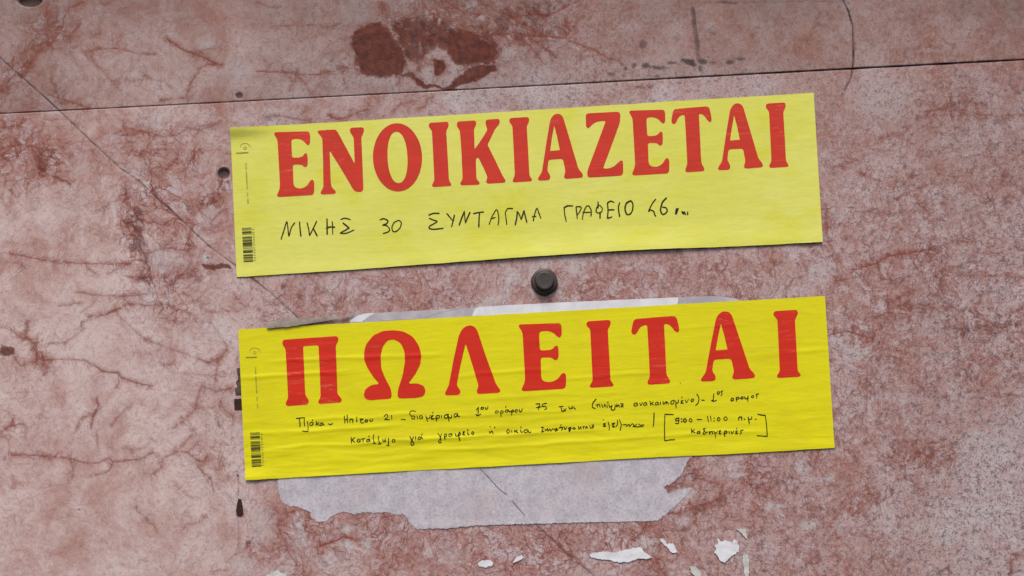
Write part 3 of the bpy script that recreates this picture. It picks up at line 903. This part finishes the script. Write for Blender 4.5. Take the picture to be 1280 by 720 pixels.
def ink(name, strokes, hf, mat, parent, wid, lab=None, rnd=None, lift=.30):
    rnd = rnd or random.Random(len(strokes) * 7 + 3)
    V = []; Fc = []
    for P in strokes:
        L = smooth_line(P); n = len(L); b = len(V); w0 = wid * rnd.uniform(.85, 1.2); dr = rnd.uniform(-.25, .15)
        for i, (x, y) in enumerate(L):
            a = L[max(i - 1, 0)]; c = L[min(i + 1, n - 1)]
            dx, dy = c[0] - a[0], c[1] - a[1]; l = math.hypot(dx, dy) or 1
            t = i / (n - 1); w = w0 * (1 + dr * (t - .5) * 1.6) * (0.72 if i in (0, n - 1) else 1) / 2
            nx, ny = -dy / l * w, dx / l * w
            ex = (-.3 * w0 if i == 0 else .3 * w0 if i == n - 1 else 0)
            x += dx / l * ex; y += dy / l * ex
            V += [(x + nx, y + ny), (x - nx, y - ny)]
            if i: Fc.append((b + 2 * i - 2, b + 2 * i - 1, b + 2 * i + 1, b + 2 * i))
    A = np.array(V); H = hf(A[:, 0], A[:, 1]) + lift
    H = H + np.arange(len(H)) * 1e-5
    o = mesh_obj(name, [(to_x(x), -h / 1000, to_z(y)) for (x, y), h in zip(V, H)], Fc, mat, parent)
    if lab: o['label'] = lab
    return o
def strokes(txt, s=10.0):
    out = []
    for ln in txt.strip().splitlines():
        a, b = ln.split('|'); ox, oy = map(float, a.split())
        for st in b.split(';'):
            P = pts(st)
            if len(P) == 1: P = [(P[0][0] - 6, P[0][1]), (P[0][0] + 6, P[0][1] + 3)]
            out.append([(ox + x / s, oy + y / s) for x, y in P])
    return out

WORDS1 = {
'ΝΙΚΗΣ': """340 240|115,590 150,480 185,370 200,450 212,555 240,450 285,385;345,375 352,460 362,555;440,385 460,470 470,545;560,365 520,450 470,545;515,450 540,500 565,550;688,335 690,430 690,530;755,370 758,450 760,530;680,455 720,438 785,440;860,345 910,328 980,345;890,390 925,418 965,450;965,450 915,480 855,515 930,515 1025,475""",
'30': """460 240|150,350 200,335 248,360 235,395 185,415;185,415 240,425 272,470 250,500 190,520;385,355 330,380 300,440 310,490 350,495 400,450 418,385 385,355""",
'ΣΥΝΤΑΓΜΑ': """460 240|760,290 820,268 890,268;765,330 815,350 865,370 810,405 775,425 765,455 820,467 940,455;985,270 1020,310 1055,355;1080,290 1065,360 1045,435;1140,415 1170,330 1205,245;1205,245 1210,320 1218,385;1218,385 1245,320 1275,255
580 230|120,370 180,358 245,350;195,360 188,440 185,540;315,505 350,410 405,320 430,380 435,450 425,515;335,435 390,420;515,360 525,430 535,510;515,360 545,310 610,308;640,510 660,420 665,345;665,345 690,380 715,445;715,445 750,335;750,335 765,400 785,480;865,465 880,390 910,305 935,360 960,430;850,410 900,405""",
'ΓΡΑΦΕΙΟ': """690 230|150,300 160,390 178,470;150,300 190,275 260,275;300,290 308,360 315,435;300,285 350,285 365,300 350,340 315,390;378,445 395,350 430,280 465,280 490,340 485,405;385,355 480,355;575,225 575,300;560,290 550,340 575,365 620,345 625,300 590,265 560,290;600,365 600,430;692,240 700,330 692,430;692,240 730,215 775,230;700,325 775,322;692,430 750,412;845,235 830,290 835,350 845,410;985,210 930,240 912,310 930,375 970,380 1005,330 1010,250 985,210""",
'46': """770 230|495,190 450,250 405,345 430,325 470,345 480,375 495,405;630,175 580,230 555,320 570,370 600,380 640,340 625,300 580,290""",
'τμ': """770 230|745,375 755,320 780,310;750,312 768,330 748,380;748,330 752,375;825,345 840,372 852,350 870,385;828,352 845,378;895,350 895,385""",
}
WORDS2 = {
'Πλάκα': """360 500|105,232 160,225 210,222;145,232 150,285 152,335;205,228 205,280 210,325;245,270 252,330 252,395;252,395 180,388;310,285 285,280 272,310 295,320 312,300 315,280;315,280 318,315;310,245 305,262;355,265 352,320;390,280 358,300;358,300 395,318;430,285 405,295 405,318 430,312 440,285;440,285 440,310 458,312;505,298 530,308 560,292""",
'Ηπίτου': """360 500|705,200 710,250 712,290;740,185 742,240 745,285;708,250 745,245;775,240 775,285;775,245 805,240 812,285;860,240 862,275;865,210 858,225;900,240 940,238;940,238 905,265 920,288 950,282;975,245 962,270 985,275 1000,255 975,245;1025,240 1030,268 1055,262 1058,235""",
'21': """360 500|1205,205 1230,180 1250,195 1240,220 1205,245;1205,245 1270,245
480 500|95,190 98,245;215,242 270,245""",
'διαμέρισμα': """480 500|400,145 350,135 325,150 325,180 350,210 350,235 380,235 385,205 355,200;415,200 420,235;470,195 450,200 445,230 470,230 480,200;480,200 485,232;520,195 535,240 545,270;528,215 545,230 570,225 575,190;620,195 590,200 605,212 585,225 600,238 630,230;615,150 608,168;660,262 650,230 655,200 690,195 692,220 655,230;718,190 722,225;810,180 760,190 755,220 790,225 795,190;805,195 812,265;805,210 830,225 845,215 845,185;905,165 880,180 880,210 905,205 920,170;920,170 920,200 945,205""",
'1ου': """590 490|55,225 80,190;80,190 75,285;50,280 72,297 110,275;120,190 112,212 135,215 145,195 122,190;165,190 172,215 195,210 198,180""",
'ορόφου': """590 490|300,235 290,262 320,262 330,240 300,235;365,305 355,260 365,235 390,240 385,260 358,265;425,225 412,248 440,252 448,228 425,225;425,180 420,195;455,225 470,250 495,235;495,235 495,290;495,235 515,225 520,245 495,250;550,220 535,245 560,250 568,225 550,220;590,220 598,248 620,240 628,210""",
'75': """590 490|795,150 845,145;845,145 830,225;805,195 860,185;935,140 885,148;885,148 875,180 920,180 930,210 905,220""",
'τ.μ.': """590 490|1085,185 1140,178;1115,195 1120,235;1120,235 1150,240 1150,210;1165,235 1178,205;1210,185 1220,210 1245,205 1250,180
700 490|150,180 155,205;170,185 180,210;190,210""",
'(πλήρως': """700 490|450,90 410,140 405,190 440,205;445,165 490,150;465,158 468,188;490,150 500,190;520,150 530,190;560,150 545,190;560,150 570,190;585,160 590,195;600,125 595,140;610,150 620,190 650,165;650,165 640,220 680,220 690,160;710,150 705,185 735,160;735,160 740,190;760,145 790,150;762,165 790,190;760,190 790,160""",
'ανακαινισμένο)': """790 480|55,235 25,250 28,275 55,270 65,238;65,238 70,275;95,240 110,270 130,232;170,230 145,245 148,270 170,262 180,232;180,232 188,268;225,215 232,268;265,225 238,245;238,245 270,262;315,225 290,238 292,262 315,258 325,228;325,228 330,262;352,222 356,258;385,215 395,255 420,218;425,250 432,222 455,250;530,205 490,215 485,245 515,248 525,215;545,210 550,300;550,235 575,235 578,200;640,205 610,212 625,222 608,238 645,240;625,160 620,175;665,200 680,235 705,190;755,185 735,205 745,222 765,210 765,188;810,125 835,180 825,235 795,268;870,203 905,203""",
'1ος': """790 480|1020,120 1015,210;990,208 1020,215 1055,205;1002,200 1020,222;1075,95 1062,120 1085,128 1092,102 1075,95;1135,85 1110,95 1125,120 1110,150""",
'όροφος': """860 480|550,175 535,205 560,210 570,185 550,175;605,215 600,175 630,165 635,185 605,190;670,160 655,180 680,188 690,165 670,160;705,160 715,185 740,180 750,150;750,150 745,215;800,145 790,165 812,172 820,150 800,145;880,125 850,130 860,155 855,178""",
'κατάλληλο': """360 500|790,465 795,540;835,470 800,500;800,500 840,530;885,490 865,510 875,528 895,520 900,490;900,490 905,525;915,490 965,480;940,485 940,525;1010,490 985,500 985,520 1010,515 1020,485;1020,485 1025,520;1015,445 1010,460;1075,430 1065,480 1085,545;1060,540 1100,547;1135,450 1130,490 1150,542;1130,552 1165,546;1185,490 1190,515 1210,515 1215,485;1215,485 1220,520;1260,480 1255,520 1262,568;1262,568 1230,565
480 500|110,495 105,520 130,525 140,500 115,492""",
'γιά': """480 500|325,455 350,510 375,540 355,568 335,550 345,520 370,460;395,460 398,495;450,460 430,470 430,492 455,490 465,460;465,460 485,490;480,420 470,440""",
'γραφείο': """480 500|675,415 700,460 715,520 700,538 682,520 700,490 720,420;765,495 752,450 765,425 785,435 780,455 758,462;835,420 812,430 812,455 835,450 845,420;845,420 855,450;890,420 900,450 925,445 945,400;945,400 935,450 950,510;945,400 960,430 940,445;1010,395 985,400 1000,412 985,430 1010,438;1045,400 1050,435 1065,425;1050,370 1045,385;1105,395 1095,420 1115,430 1122,400 1100,395""",
'ή': """590 490|215,490 225,520;225,510 250,490 265,525;225,430 230,440;280,435 290,450""",
'οικία': """590 490|450,465 432,495 450,518 470,490 450,465;495,480 498,510;530,475 535,510;565,475 542,490;542,490 575,510;605,475 615,505 640,495;612,435 612,450;690,470 655,480 655,505 685,505 700,475;700,475 710,505 738,500""",
'crossed out word': """590 490|865,445 890,440 880,475 870,500 900,490;910,460 920,485 945,455;945,455 950,490 975,460;975,460 985,490 1010,455;1020,470 1060,455 1040,490 1075,470;1115,405 1105,425;1085,450 1130,440 1120,480;1150,430 1160,470 1185,440;1205,450 1220,495 1240,440
700 490|105,460 130,440 110,490;150,460 180,440 170,470 195,455;230,430 235,465 260,435 265,465;280,435 310,430;295,432 295,462;320,460 330,430 345,455;370,420 380,455 395,445;400,400 410,455 420,410""",
'crossed out end': """700 490|545,345 540,352;570,395 540,400 560,415 540,430 575,430;600,375 615,430 612,480;650,395 685,390 650,415;650,415 685,440;655,440 690,430;715,350 720,390 705,430;740,345 765,410 750,480;780,410 830,405;825,430 860,405 870,430 905,395 930,420 960,400;910,430 980,435 1045,425;980,400 1010,415 1050,405""",
'stroke': """700 490|1175,260 1172,350 1165,430""",
'opening bracket': """790 480|515,383 460,380 410,378;410,378 405,540 408,710;408,710 470,700 535,695""",
'9:00': """790 480|575,425 545,435 550,460 575,455 585,425;585,425 580,490 540,490;618,436;620,470;660,430 640,455 660,478 680,455 660,430;730,430 712,455 735,475 750,452 730,430;810,442 875,445""",
'11:00': """790 480|940,400 955,475;980,400 988,465;1025,425;1025,460;1080,415 1062,440 1080,462 1100,440 1080,415;1170,408 1145,430 1165,458 1190,435 1170,408""",
'π.μ.': """860 480|635,415 630,455;635,415 670,412;670,412 668,450;705,438;750,412 765,500;755,440 790,440 795,410;845,440""",
'καθημερινές': """860 480|40,555 45,615;80,570 50,590;50,590 85,610;135,590 112,600 115,618 138,612 145,588;145,588 150,615;215,555 190,565 205,585 185,610 200,628 220,610 205,588;220,605 245,600;262,590 270,625 278,600 300,590;300,590 305,625;320,590 335,620 345,675;332,612 355,610 365,585;410,585 385,590 400,605 385,620 415,625;460,655 450,610 465,585 485,595 478,615 455,618;510,590 515,622;535,590 550,622 570,585;620,585 592,590 608,602 590,620 625,618;610,550 605,565;690,575 655,585 665,605 650,630""",
'closing bracket': """860 480|870,378 920,388 965,392;965,392 980,520 988,655;988,655 920,650 860,645""",
}
def small_marks(Q, hf, parent, ox, oy, bars, bx, by0, by1):
    """maker's mark, upright small print, barcode with its digits; (ox, oy) = middle of the mark"""
    arcs = []
    P = [(ox + 6.2 * math.cos(a) , oy + 4.6 * math.sin(a)) for a in np.linspace(math.pi * .95, math.pi * 2.05, 14)]
    arcs.append(P)
    arcs.append([(ox + 1.8 * math.cos(a), oy + 1.5 + 1.5 * math.sin(a)) for a in np.linspace(0, 2 * math.pi, 10)])
    
    ink('printed_emblem', arcs, hf, M_gprint, parent, .45)
    rnd = random.Random(int(ox)); w = []
    x = ox - 11
    while x < ox + 3:
        l = rnd.uniform(.7, 1.4); y = oy + 7 - (x - ox) * .05
        w.append([(x, y + .7), (x + l * .5, y - .6), (x + l, y + .6)]); x += l + .35
    ink('printed_emblem_wordmark', w, hf, M_bprint, parent, .42)
    w = []; y = oy + 20
    y_end = y + 51; gaps = ((y + 8, y + 10.5), (y + 33, y + 36), (y + 42, y + 44))
    while y < y_end:
        l = rnd.uniform(.6, 1.3)
        if not any(a < y < b for a, b in gaps):
            xx = ox + (y - oy) * .052
            w.append([(xx - .8, y), (xx + .8, y + l * rnd.uniform(-.3, .6))])
            if rnd.random() < .6: w.append([(xx - .7 + 1.3 * rnd.random(), y), (xx - .2, y + l)])
        y += l + .15
    ink('small_print', w, hf, M_gprint, parent, .3)
    w = []
    sl = 0.052
    H = by1 - by0
    for f, th in bars:
        y = by0 + f * H; x = bx + f * H * sl
        w.append(([(x, y), (x + 6, y - .35), (x + 12, y - .7)], th))
    V = []; Fc = []
    for P, th in w:
        b = len(V)
        for (x, y) in P: V += [(x, y - th / 2), (x, y + th / 2)]
        for i in (0, 1): Fc.append((b + 2 * i, b + 2 * i + 1, b + 2 * i + 3, b + 2 * i + 2))
    A = np.array(V); Hh = hf(A[:, 0], A[:, 1]) + .22
    mesh_obj('barcode', [(to_x(x), -h / 1000, to_z(y)) for (x, y), h in zip(V, Hh)], Fc, M_bprint, parent)
    w = []; rnd = random.Random(5)
    for k in range(13):
        y = by0 + (k + .3) / 13 * H * 1.0; x = bx + 14.2 + (y - by0) * sl
        if k in (1, 7): y += .6
        w.append([(x - .9, y), (x + .9, y + rnd.uniform(-.3, .3)), (x + .8, y + 1.1)]); w.append([(x - .9, y + 1.1), (x - .1, y + .2)])
    ink('barcode_digits', w, hf, M_gprint, parent, .5)
BARS = [(.0, .6), (.03, .5), (.06, .5), (.115, 1.5), (.15, .9), (.185, .5), (.26, .6), (.29, .9), (.325, .7), (.37, 1.3), (.40, .5), (.44, 1.4),
        (.47, 1.0), (.50, 1.0), (.53, .6), (.56, .5), (.60, .5), (.655, .7), (.70, 1.9), (.73, .8), (.80, 1.3), (.83, .6), (.87, 1.1), (.90, .6), (.935, .6), (.975, .9), (1.0, .7)]

sign1 = empty('rental_sign', 'faded pale yellow paper sign with red letters, above the dark bolt', 'sign', (to_x(658), 0, to_z(231)))
sheet(Q1, h1, lambda u: -3.2 * np.sin(np.pi * np.clip((u - .2) / .8, 0, 1)) ** 1.2, (260, 80), M_fade, sign1)
dE = (443.7, -27.0)
L1 = [('Ε', None), ('Ν', None), ('Ο', None), ('Ι', None), ('Κ', None), ('Ι2', (100.6, -5.9)), ('Α', None), ('Ζ', None), ('Ε2', dE), ('Τ', None), ('Α2', (224.9, -13.0)), ('Ι3', (421.2, -24.0))]
for ch, d in L1:
    g = glyph(ch[0])
    if d: g = [[(x + d[0], y + d[1]) for x, y in lp] for lp in g]
    print_letter(ch[0], g, h1, M_red1, sign1, 'red printed capital letter ' + ch[0])
for wd, tx in WORDS1.items():
    ink('handwritten_word', strokes(tx), h1, M_ink, sign1, 1.55 if wd != 'τμ' else 2.0, 'black handwriting reading ' + wd)
small_marks(Q1, h1, sign1, 306.5, 184, BARS, 302.5, 285.5, 327.5)

sign2 = empty('sale_sign', 'bright yellow wrinkled paper sign with eight red letters, below the dark bolt', 'sign', (to_x(670), 0, to_z(485)))
sheet(Q2, h2, lambda u: 0 * u, (300, 120), M_yel, sign2)
L2 = [('Π', None, 1, 1), ('Ω', None, 1, 1), ('Λ', None, 1, 1), ('Ε', (651.3, 488.3), 1.20, 1.03), ('Ι', (736.6, 483.5), 1.23, 1.035),
      ('Τ', (808.7, 479.6), 1.19, 1.04), ('Α', (875.3, 475.8), 1.205, 1.045), ('Ι', (970.4, 471.3), 1.23, 1.04)]
for ch, ft, sx, sy in L2:
    print_letter(ch, place(ch, ft, sx, sy), h2, M_red2, sign2, 'red printed capital letter ' + ch)
for wd, tx in WORDS2.items():
    bold = wd in ('opening bracket', 'closing bracket', 'stroke')
    lab = ('black pen ' + wd) if bold else 'black pen ' + wd if wd.startswith('crossed') else 'black handwriting reading ' + wd
    ink('handwritten_word' if not bold else 'pen_stroke', strokes(tx), h2, M_ink2, sign2, 1.3 if bold else 1.12, lab)
small_marks(Q2, h2, sign2, 318.5, 439.5, BARS, 312.8, 541.5, 583.5)
# pen dot and fly specks on the signs
ink('pen_dot', strokes('0 0|850,478.6 851.2,479.2', 1), h2, M_ink2, sign2, .6)

# ------------------------------------------------------------------ dark bolt between the signs
M_rub = plain('dark_weathered_metal', rgb(.060, .045, .040), 0.45, 0.35, 140, 0.4)
bolt = empty('wall_bolt', 'dark brown round bolt head on a flange between the two yellow signs', 'bolt', (to_x(680.6), 0, to_z(352.6)))
def lathe(name, prof, mat, parent, n=48, wob=0.0, seed=1):
    V = []; Fc = []; m = len(prof)
    for i in range(n):
        a = 2 * math.pi * i / n
        for j, (r, y) in enumerate(prof):
            rr = r * (1 + wob * float(noise2(math.cos(a) * 1.5 + j * .1, math.sin(a) * 1.5, seed)))
            V.append((parent.location.x + rr * math.cos(a), parent.location.y - y, parent.location.z + rr * math.sin(a)))
    for i in range(n):
        for j in range(m - 1):
            a, b = i * m + j, ((i + 1) % n) * m + j
            Fc.append((a, a + 1, b + 1, b))
    Fc.append([i * m + m - 1 for i in range(n)][::-1])
    o = mesh_obj(name, V, Fc, mat, parent)
    return o
mm = .001
lathe('flange', [(16.4 * mm, -1 * mm), (16.7 * mm, 1.2 * mm), (16.4 * mm, 2.6 * mm), (15.2 * mm, 3.6 * mm), (13.8 * mm, 4.2 * mm), (11.9 * mm, 4.0 * mm), (10.5 * mm, 3.2 * mm)], M_rub, bolt, 56, .04, 3)
lathe('cap', [(11.6 * mm, 2.0 * mm), (11.7 * mm, 6 * mm), (11.6 * mm, 9.6 * mm), (11.3 * mm, 10.4 * mm), (10.6 * mm, 10.9 * mm), (9.6 * mm, 11.0 * mm), (8.2 * mm, 10.8 * mm), (4 * mm, 10.7 * mm)], M_rub, bolt, 56, .03, 4)

# ------------------------------------------------------------------ torn papers and scraps
def ragged(P, step, amp, seed):
    out = []; r = random.Random(seed); n = len(P)
    for i in range(n):
        (x0, y0), (x1, y1) = P[i], P[(i + 1) % n]
        L = math.hypot(x1 - x0, y1 - y0); k = max(1, int(L / step))
        for j in range(k):
            t = j / k; a = amp if j else 0
            out.append((x0 + (x1 - x0) * t + r.uniform(-a, a), y0 + (y1 - y0) * t + r.uniform(-a, a)))
    return out
def flake(name, P, mat, hf, step=2.0, amp=.5, seed=1, grid=4.0, parent=None, thick=.00022, edge=None):
    P = ragged(P, step, amp, seed)
    tris = tessellate_polygon([[Vector((x, y, 0)) for x, y in P]])
    bm = bmesh.new(); bv = [bm.verts.new((x, y, 0)) for x, y in P]
    for t in tris:
        try: bm.faces.new([bv[i] for i in t])
        except ValueError: pass
    for no, k0, k1 in (((1, 0, 0), min(p[0] for p in P), max(p[0] for p in P)), ((0, 1, 0), min(p[1] for p in P), max(p[1] for p in P))):
        k = k0 + grid
        while k < k1:
            bmesh.ops.bisect_plane(bm, geom=bm.verts[:] + bm.edges[:] + bm.faces[:], plane_co=Vector(no) * k, plane_no=no); k += grid
    X = np.array([v.co.x for v in bm.verts]); Y = np.array([v.co.y for v in bm.verts]); H = hf(X, Y) * np.ones(len(X))
    cx, cy = sum(p[0] for p in P) / len(P), sum(p[1] for p in P) / len(P)
    off = parent.location.copy() if parent else Vector((to_x(cx), 0, to_z(cy)))
    for v, h in zip(bm.verts, H): v.co = Vector((to_x(v.co.x), -h / 1000, to_z(v.co.y))) - off
    bm.normal_update()
    for f in bm.faces:
        if f.normal.y > 0: f.normal_flip()
        f.smooth = True
    me = bpy.data.meshes.new(name); bm.to_mesh(me); bm.free(); me.materials.append(mat); me.materials.append(edge or mat)
    o = bpy.data.objects.new(name, me); C.objects.link(o)
    if parent: o.parent = parent
    else: o.location = off
    so = o.modifiers.new('thickness', 'SOLIDIFY'); so.thickness = thick; so.offset = -1; so.material_offset_rim = 1
    es = o.modifiers.new('crisp_rim', 'EDGE_SPLIT'); es.split_angle = math.radians(55)
    return o
def lab(o, l, c, g=None):
    o['label'] = l; o['category'] = c
    if g: o['group'] = g
    return o
def old_paper():
    t = NT('old_grey_paper'); co = t.n('ShaderNodeTexCoord').outputs['Object']
    w = t.warp(co, 40, .01)
    a = t.noise(w, 55, 7, .7).outputs['Fac']; b = t.noise(t.warp(co, 200, .003), 330, 4, .7).outputs['Fac']
    c = t.mix(t.ramp(a, .35, .65), rgb(.41, .385, .425), rgb(.54, .515, .56))
    c = t.mix(t.ramp(b, .49, .62, 0, .42), c, rgb(.22, .19, .215))
    c = t.mix(t.ramp(b, .42, .28, 0, .6), c, rgb(.52, .50, .52))
    c = t.mix(t.ramp(t.noise(co, 14, 4, .6).outputs['Fac'], .52, .72, 0, .45), c, rgb(.40, .29, .29))
    t.l(c, t.b.inputs['Base Color']); t.b.inputs['Roughness'].default_value = .85
    t.bump(b, .3, .0008); return t.m
M_old = old_paper()
M_white = plain('white_paper', rgb(.72, .73, .76), .6, .16, 50)
M_lilac = plain('lilac_white_paper', rgb(.50, .47, .50), .6, .30, 30)
M_tan = plain('soiled_tan_paper', rgb(.33, .28, .24), .8, .4, 60)
M_scrap = plain('chalky_scrap_paper', rgb(.58, .59, .56), .8, .25, 90)
wob = lambda s, a, b: (lambda x, y: a + b * (0.5 + 0.5 * fbm(x / 14, y / 14, s, 3)))
old = flake('torn_paper', [(347, 575), (347, 612), (353, 628), (362, 633), (372, 633), (380, 636), (388, 640), (389, 647), (398, 652), (408, 651), (414, 645), (427, 640), (434, 640), (442, 643), (452, 641), (470, 641), (483, 640),
     (497, 643), (507, 644), (510, 651), (516, 657), (521, 661.5), (560, 660.5), (600, 656.5), (640, 655.5), (720, 653.3), (800, 651.5), (822, 651), (832, 643), (846, 631), (858, 619), (866, 611), (862, 609), (848, 613), (835, 617), (830, 609), (843, 602), (852, 592), (860, 576), (866, 568), (866, 545), (600, 560)],
    M_old, lambda x, y: 0.14 + .04 * fbm(x / 20, y / 20, 71, 3) + 0.7 * sstep(645, 660, y) * sstep(510, 560, x), 1.3, 1.0, 11, 6.0, None, .00012, M_white)
lab(old, 'large torn remnant of grey white paper stuck below the lower yellow sign', 'torn paper')
cr = ink('crease_line', [[(598, 583), (612, 598), (624, 611), (633, 618)], [(640, 626), (648, 635), (656, 644)]], lambda x, y: .24 + 0 * x, plain('blue_grey_dirt', rgb(.16, .14, .19)), old, .7)
strip = empty('paper_strip', 'thin edge of old white paper sticking out above the lower yellow sign', 'paper strip', (to_x(640), 0, to_z(392)))
flake('paper_edge', [(436, 396), (447, 392.5), (470, 391.3), (493, 390), (550, 387.6), (593, 384.2), (640, 381.2), (700, 378.4), (760, 375.8), (800, 374), (850, 371.7), (895, 370.2), (918, 373), (932, 378), (932, 390), (640, 405), (440, 415)],
      M_lilac, lambda x, y: .38 + .15 * fbm(x / 30, y / 8, 72, 3), 9.0, .25, 12, 6.0, strip, .0002, M_white)
flake('bright_fold', [(437, 402), (443, 396.5), (457, 392), (470, 391.5), (462, 395.5), (452, 402.5)], M_white, wob(73, .55, .15), 5, .3, 13, 5, strip)
flake('bright_fold', [(474, 401), (480, 395.5), (494, 389.8), (560, 386.8), (575, 385.6), (560, 389), (545, 392), (530, 399)], M_lilac, wob(74, .55, .15), 6, .4, 14, 5, strip)
flake('bright_fold', [(590, 395), (594, 386), (600, 383.6), (700, 378.2), (800, 373.8), (848, 371.9), (847, 380), (820, 385), (700, 390)], M_white, wob(75, .55, .12), 8, .25, 15, 6, strip)
flake('soiled_fold', [(334, 411), (333.5, 402.8), (346, 400.5), (361, 398.4), (385, 397.8), (404, 397.2), (424, 396.4), (438, 394.6), (446, 392.4), (440, 396), (424, 399), (404, 402.5), (385, 405.5), (362, 409)],
      M_tan, lambda x, y: 1.3 + 1.6 * sstep(398, 410, y + (x - 334) * .1) + .2 * fbm(x / 8, y / 8, 76, 2), 4, .35, 16, 4, strip)
SC = [
 ('largest white paper scrap, long and wide, below the torn grey remnant', 'white', [(737, 693), (741, 691), (757, 689.5), (770, 691), (783, 686.5), (797, 684), (802, 685), (806, 691), (815, 697), (808, 699), (798, 698), (788, 702), (775, 703), (762, 700), (748, 699), (739, 697)], 1.0),
 ('white paper scrap shaped like a ragged star, above the right end of the lower edge', 'white', [(892, 691), (895, 687), (893, 682), (897, 680), (897, 673), (902, 677), (907, 675), (915, 678), (917, 674), (921, 676), (924, 684), (923, 690), (916, 694), (911, 698), (906, 704), (899, 700), (896, 694)], 1.2),
 ('thin slanting white scrap between the long scrap and the star shaped one', 'white', [(824, 673), (828, 673), (834, 680), (841, 679), (844, 685), (847, 690), (840, 691), (836, 686), (829, 680)], .8),
 ('small white triangular scrap above the brown stained strip', 'scrap', [(920, 661.5), (932, 661), (933, 674), (928, 668)], 1.0),
 ('narrow upright curling scrap of soiled paper under the small triangle', 'scrap', [(929, 693), (935, 692), (936, 706), (936, 726), (931, 726), (930, 710), (928, 702)], 1.8),
 ('crumpled soiled scrap at the lower edge under the thin slanting one', 'scrap', [(862, 708), (869, 708), (875, 713), (876, 720), (870, 722), (864, 716)], 1.6),
 ('small oval white scrap under the middle of the torn grey remnant', 'white', [(597, 704), (602, 700.5), (610, 700), (617, 703), (615, 707.5), (606, 709.5), (599, 708)], .7),
 ('small white wedge shaped scrap right of the oval scrap', 'white', [(641, 703), (646, 696), (652, 693.5), (654.5, 697), (650, 700), (643, 703.5)], .9),
 ('curled pale scrap at the lower left edge under the barcode corner', 'scrap', [(331, 722), (338, 716), (347, 712), (352, 716), (359, 716), (359, 724), (345, 726)], 1.8),
]
for i, (l, k, P, hh) in enumerate(SC):
    o = flake('paper_scrap', P, M_scrap if k == 'scrap' else M_white, wob(80 + i, .25, 1.3 * hh), 1.8, .75, 20 + i, 2.0, None, .00018, M_scrap)
    lab(o, l, 'paper scrap', 'paper scraps stuck to the marble near the lower edge')
M_brown = plain('dark_brown_residue', rgb(.045, .024, .020), .7, .4, 120)
lab(flake('tape_scrap', [(293, 498.5), (305, 498.5), (305, 512), (293, 512.3)], M_brown, lambda x, y: .45 + 0 * x, 3, .3, 41, 3),
    'square dark brown tape scrap at the left edge of the lower sign', 'tape scrap')
lab(flake('tape_scrap', [(296, 461), (305, 459), (305, 494), (294.5, 494), (294.5, 485), (297, 484), (294.8, 478), (297.5, 474)], plain('pale_brown_residue', rgb(.12, .085, .08), .8, .6, 160), lambda x, y: .45 + 0 * x, 2, .8, 42, 3),
    'ragged brown tape scrap just above the square one, left of the lower sign', 'tape scrap')
lab(flake('brown_chip', [(298, 623.5), (301.5, 624), (303.5, 632), (304, 642), (301.5, 645.5), (296, 644.5), (295, 638), (296.5, 629)], M_brown, wob(90, .4, 1.0), 2, .3, 43, 2.5),
    'dark brown drop shaped chip on the marble below the left corner of the lower sign', 'chip')
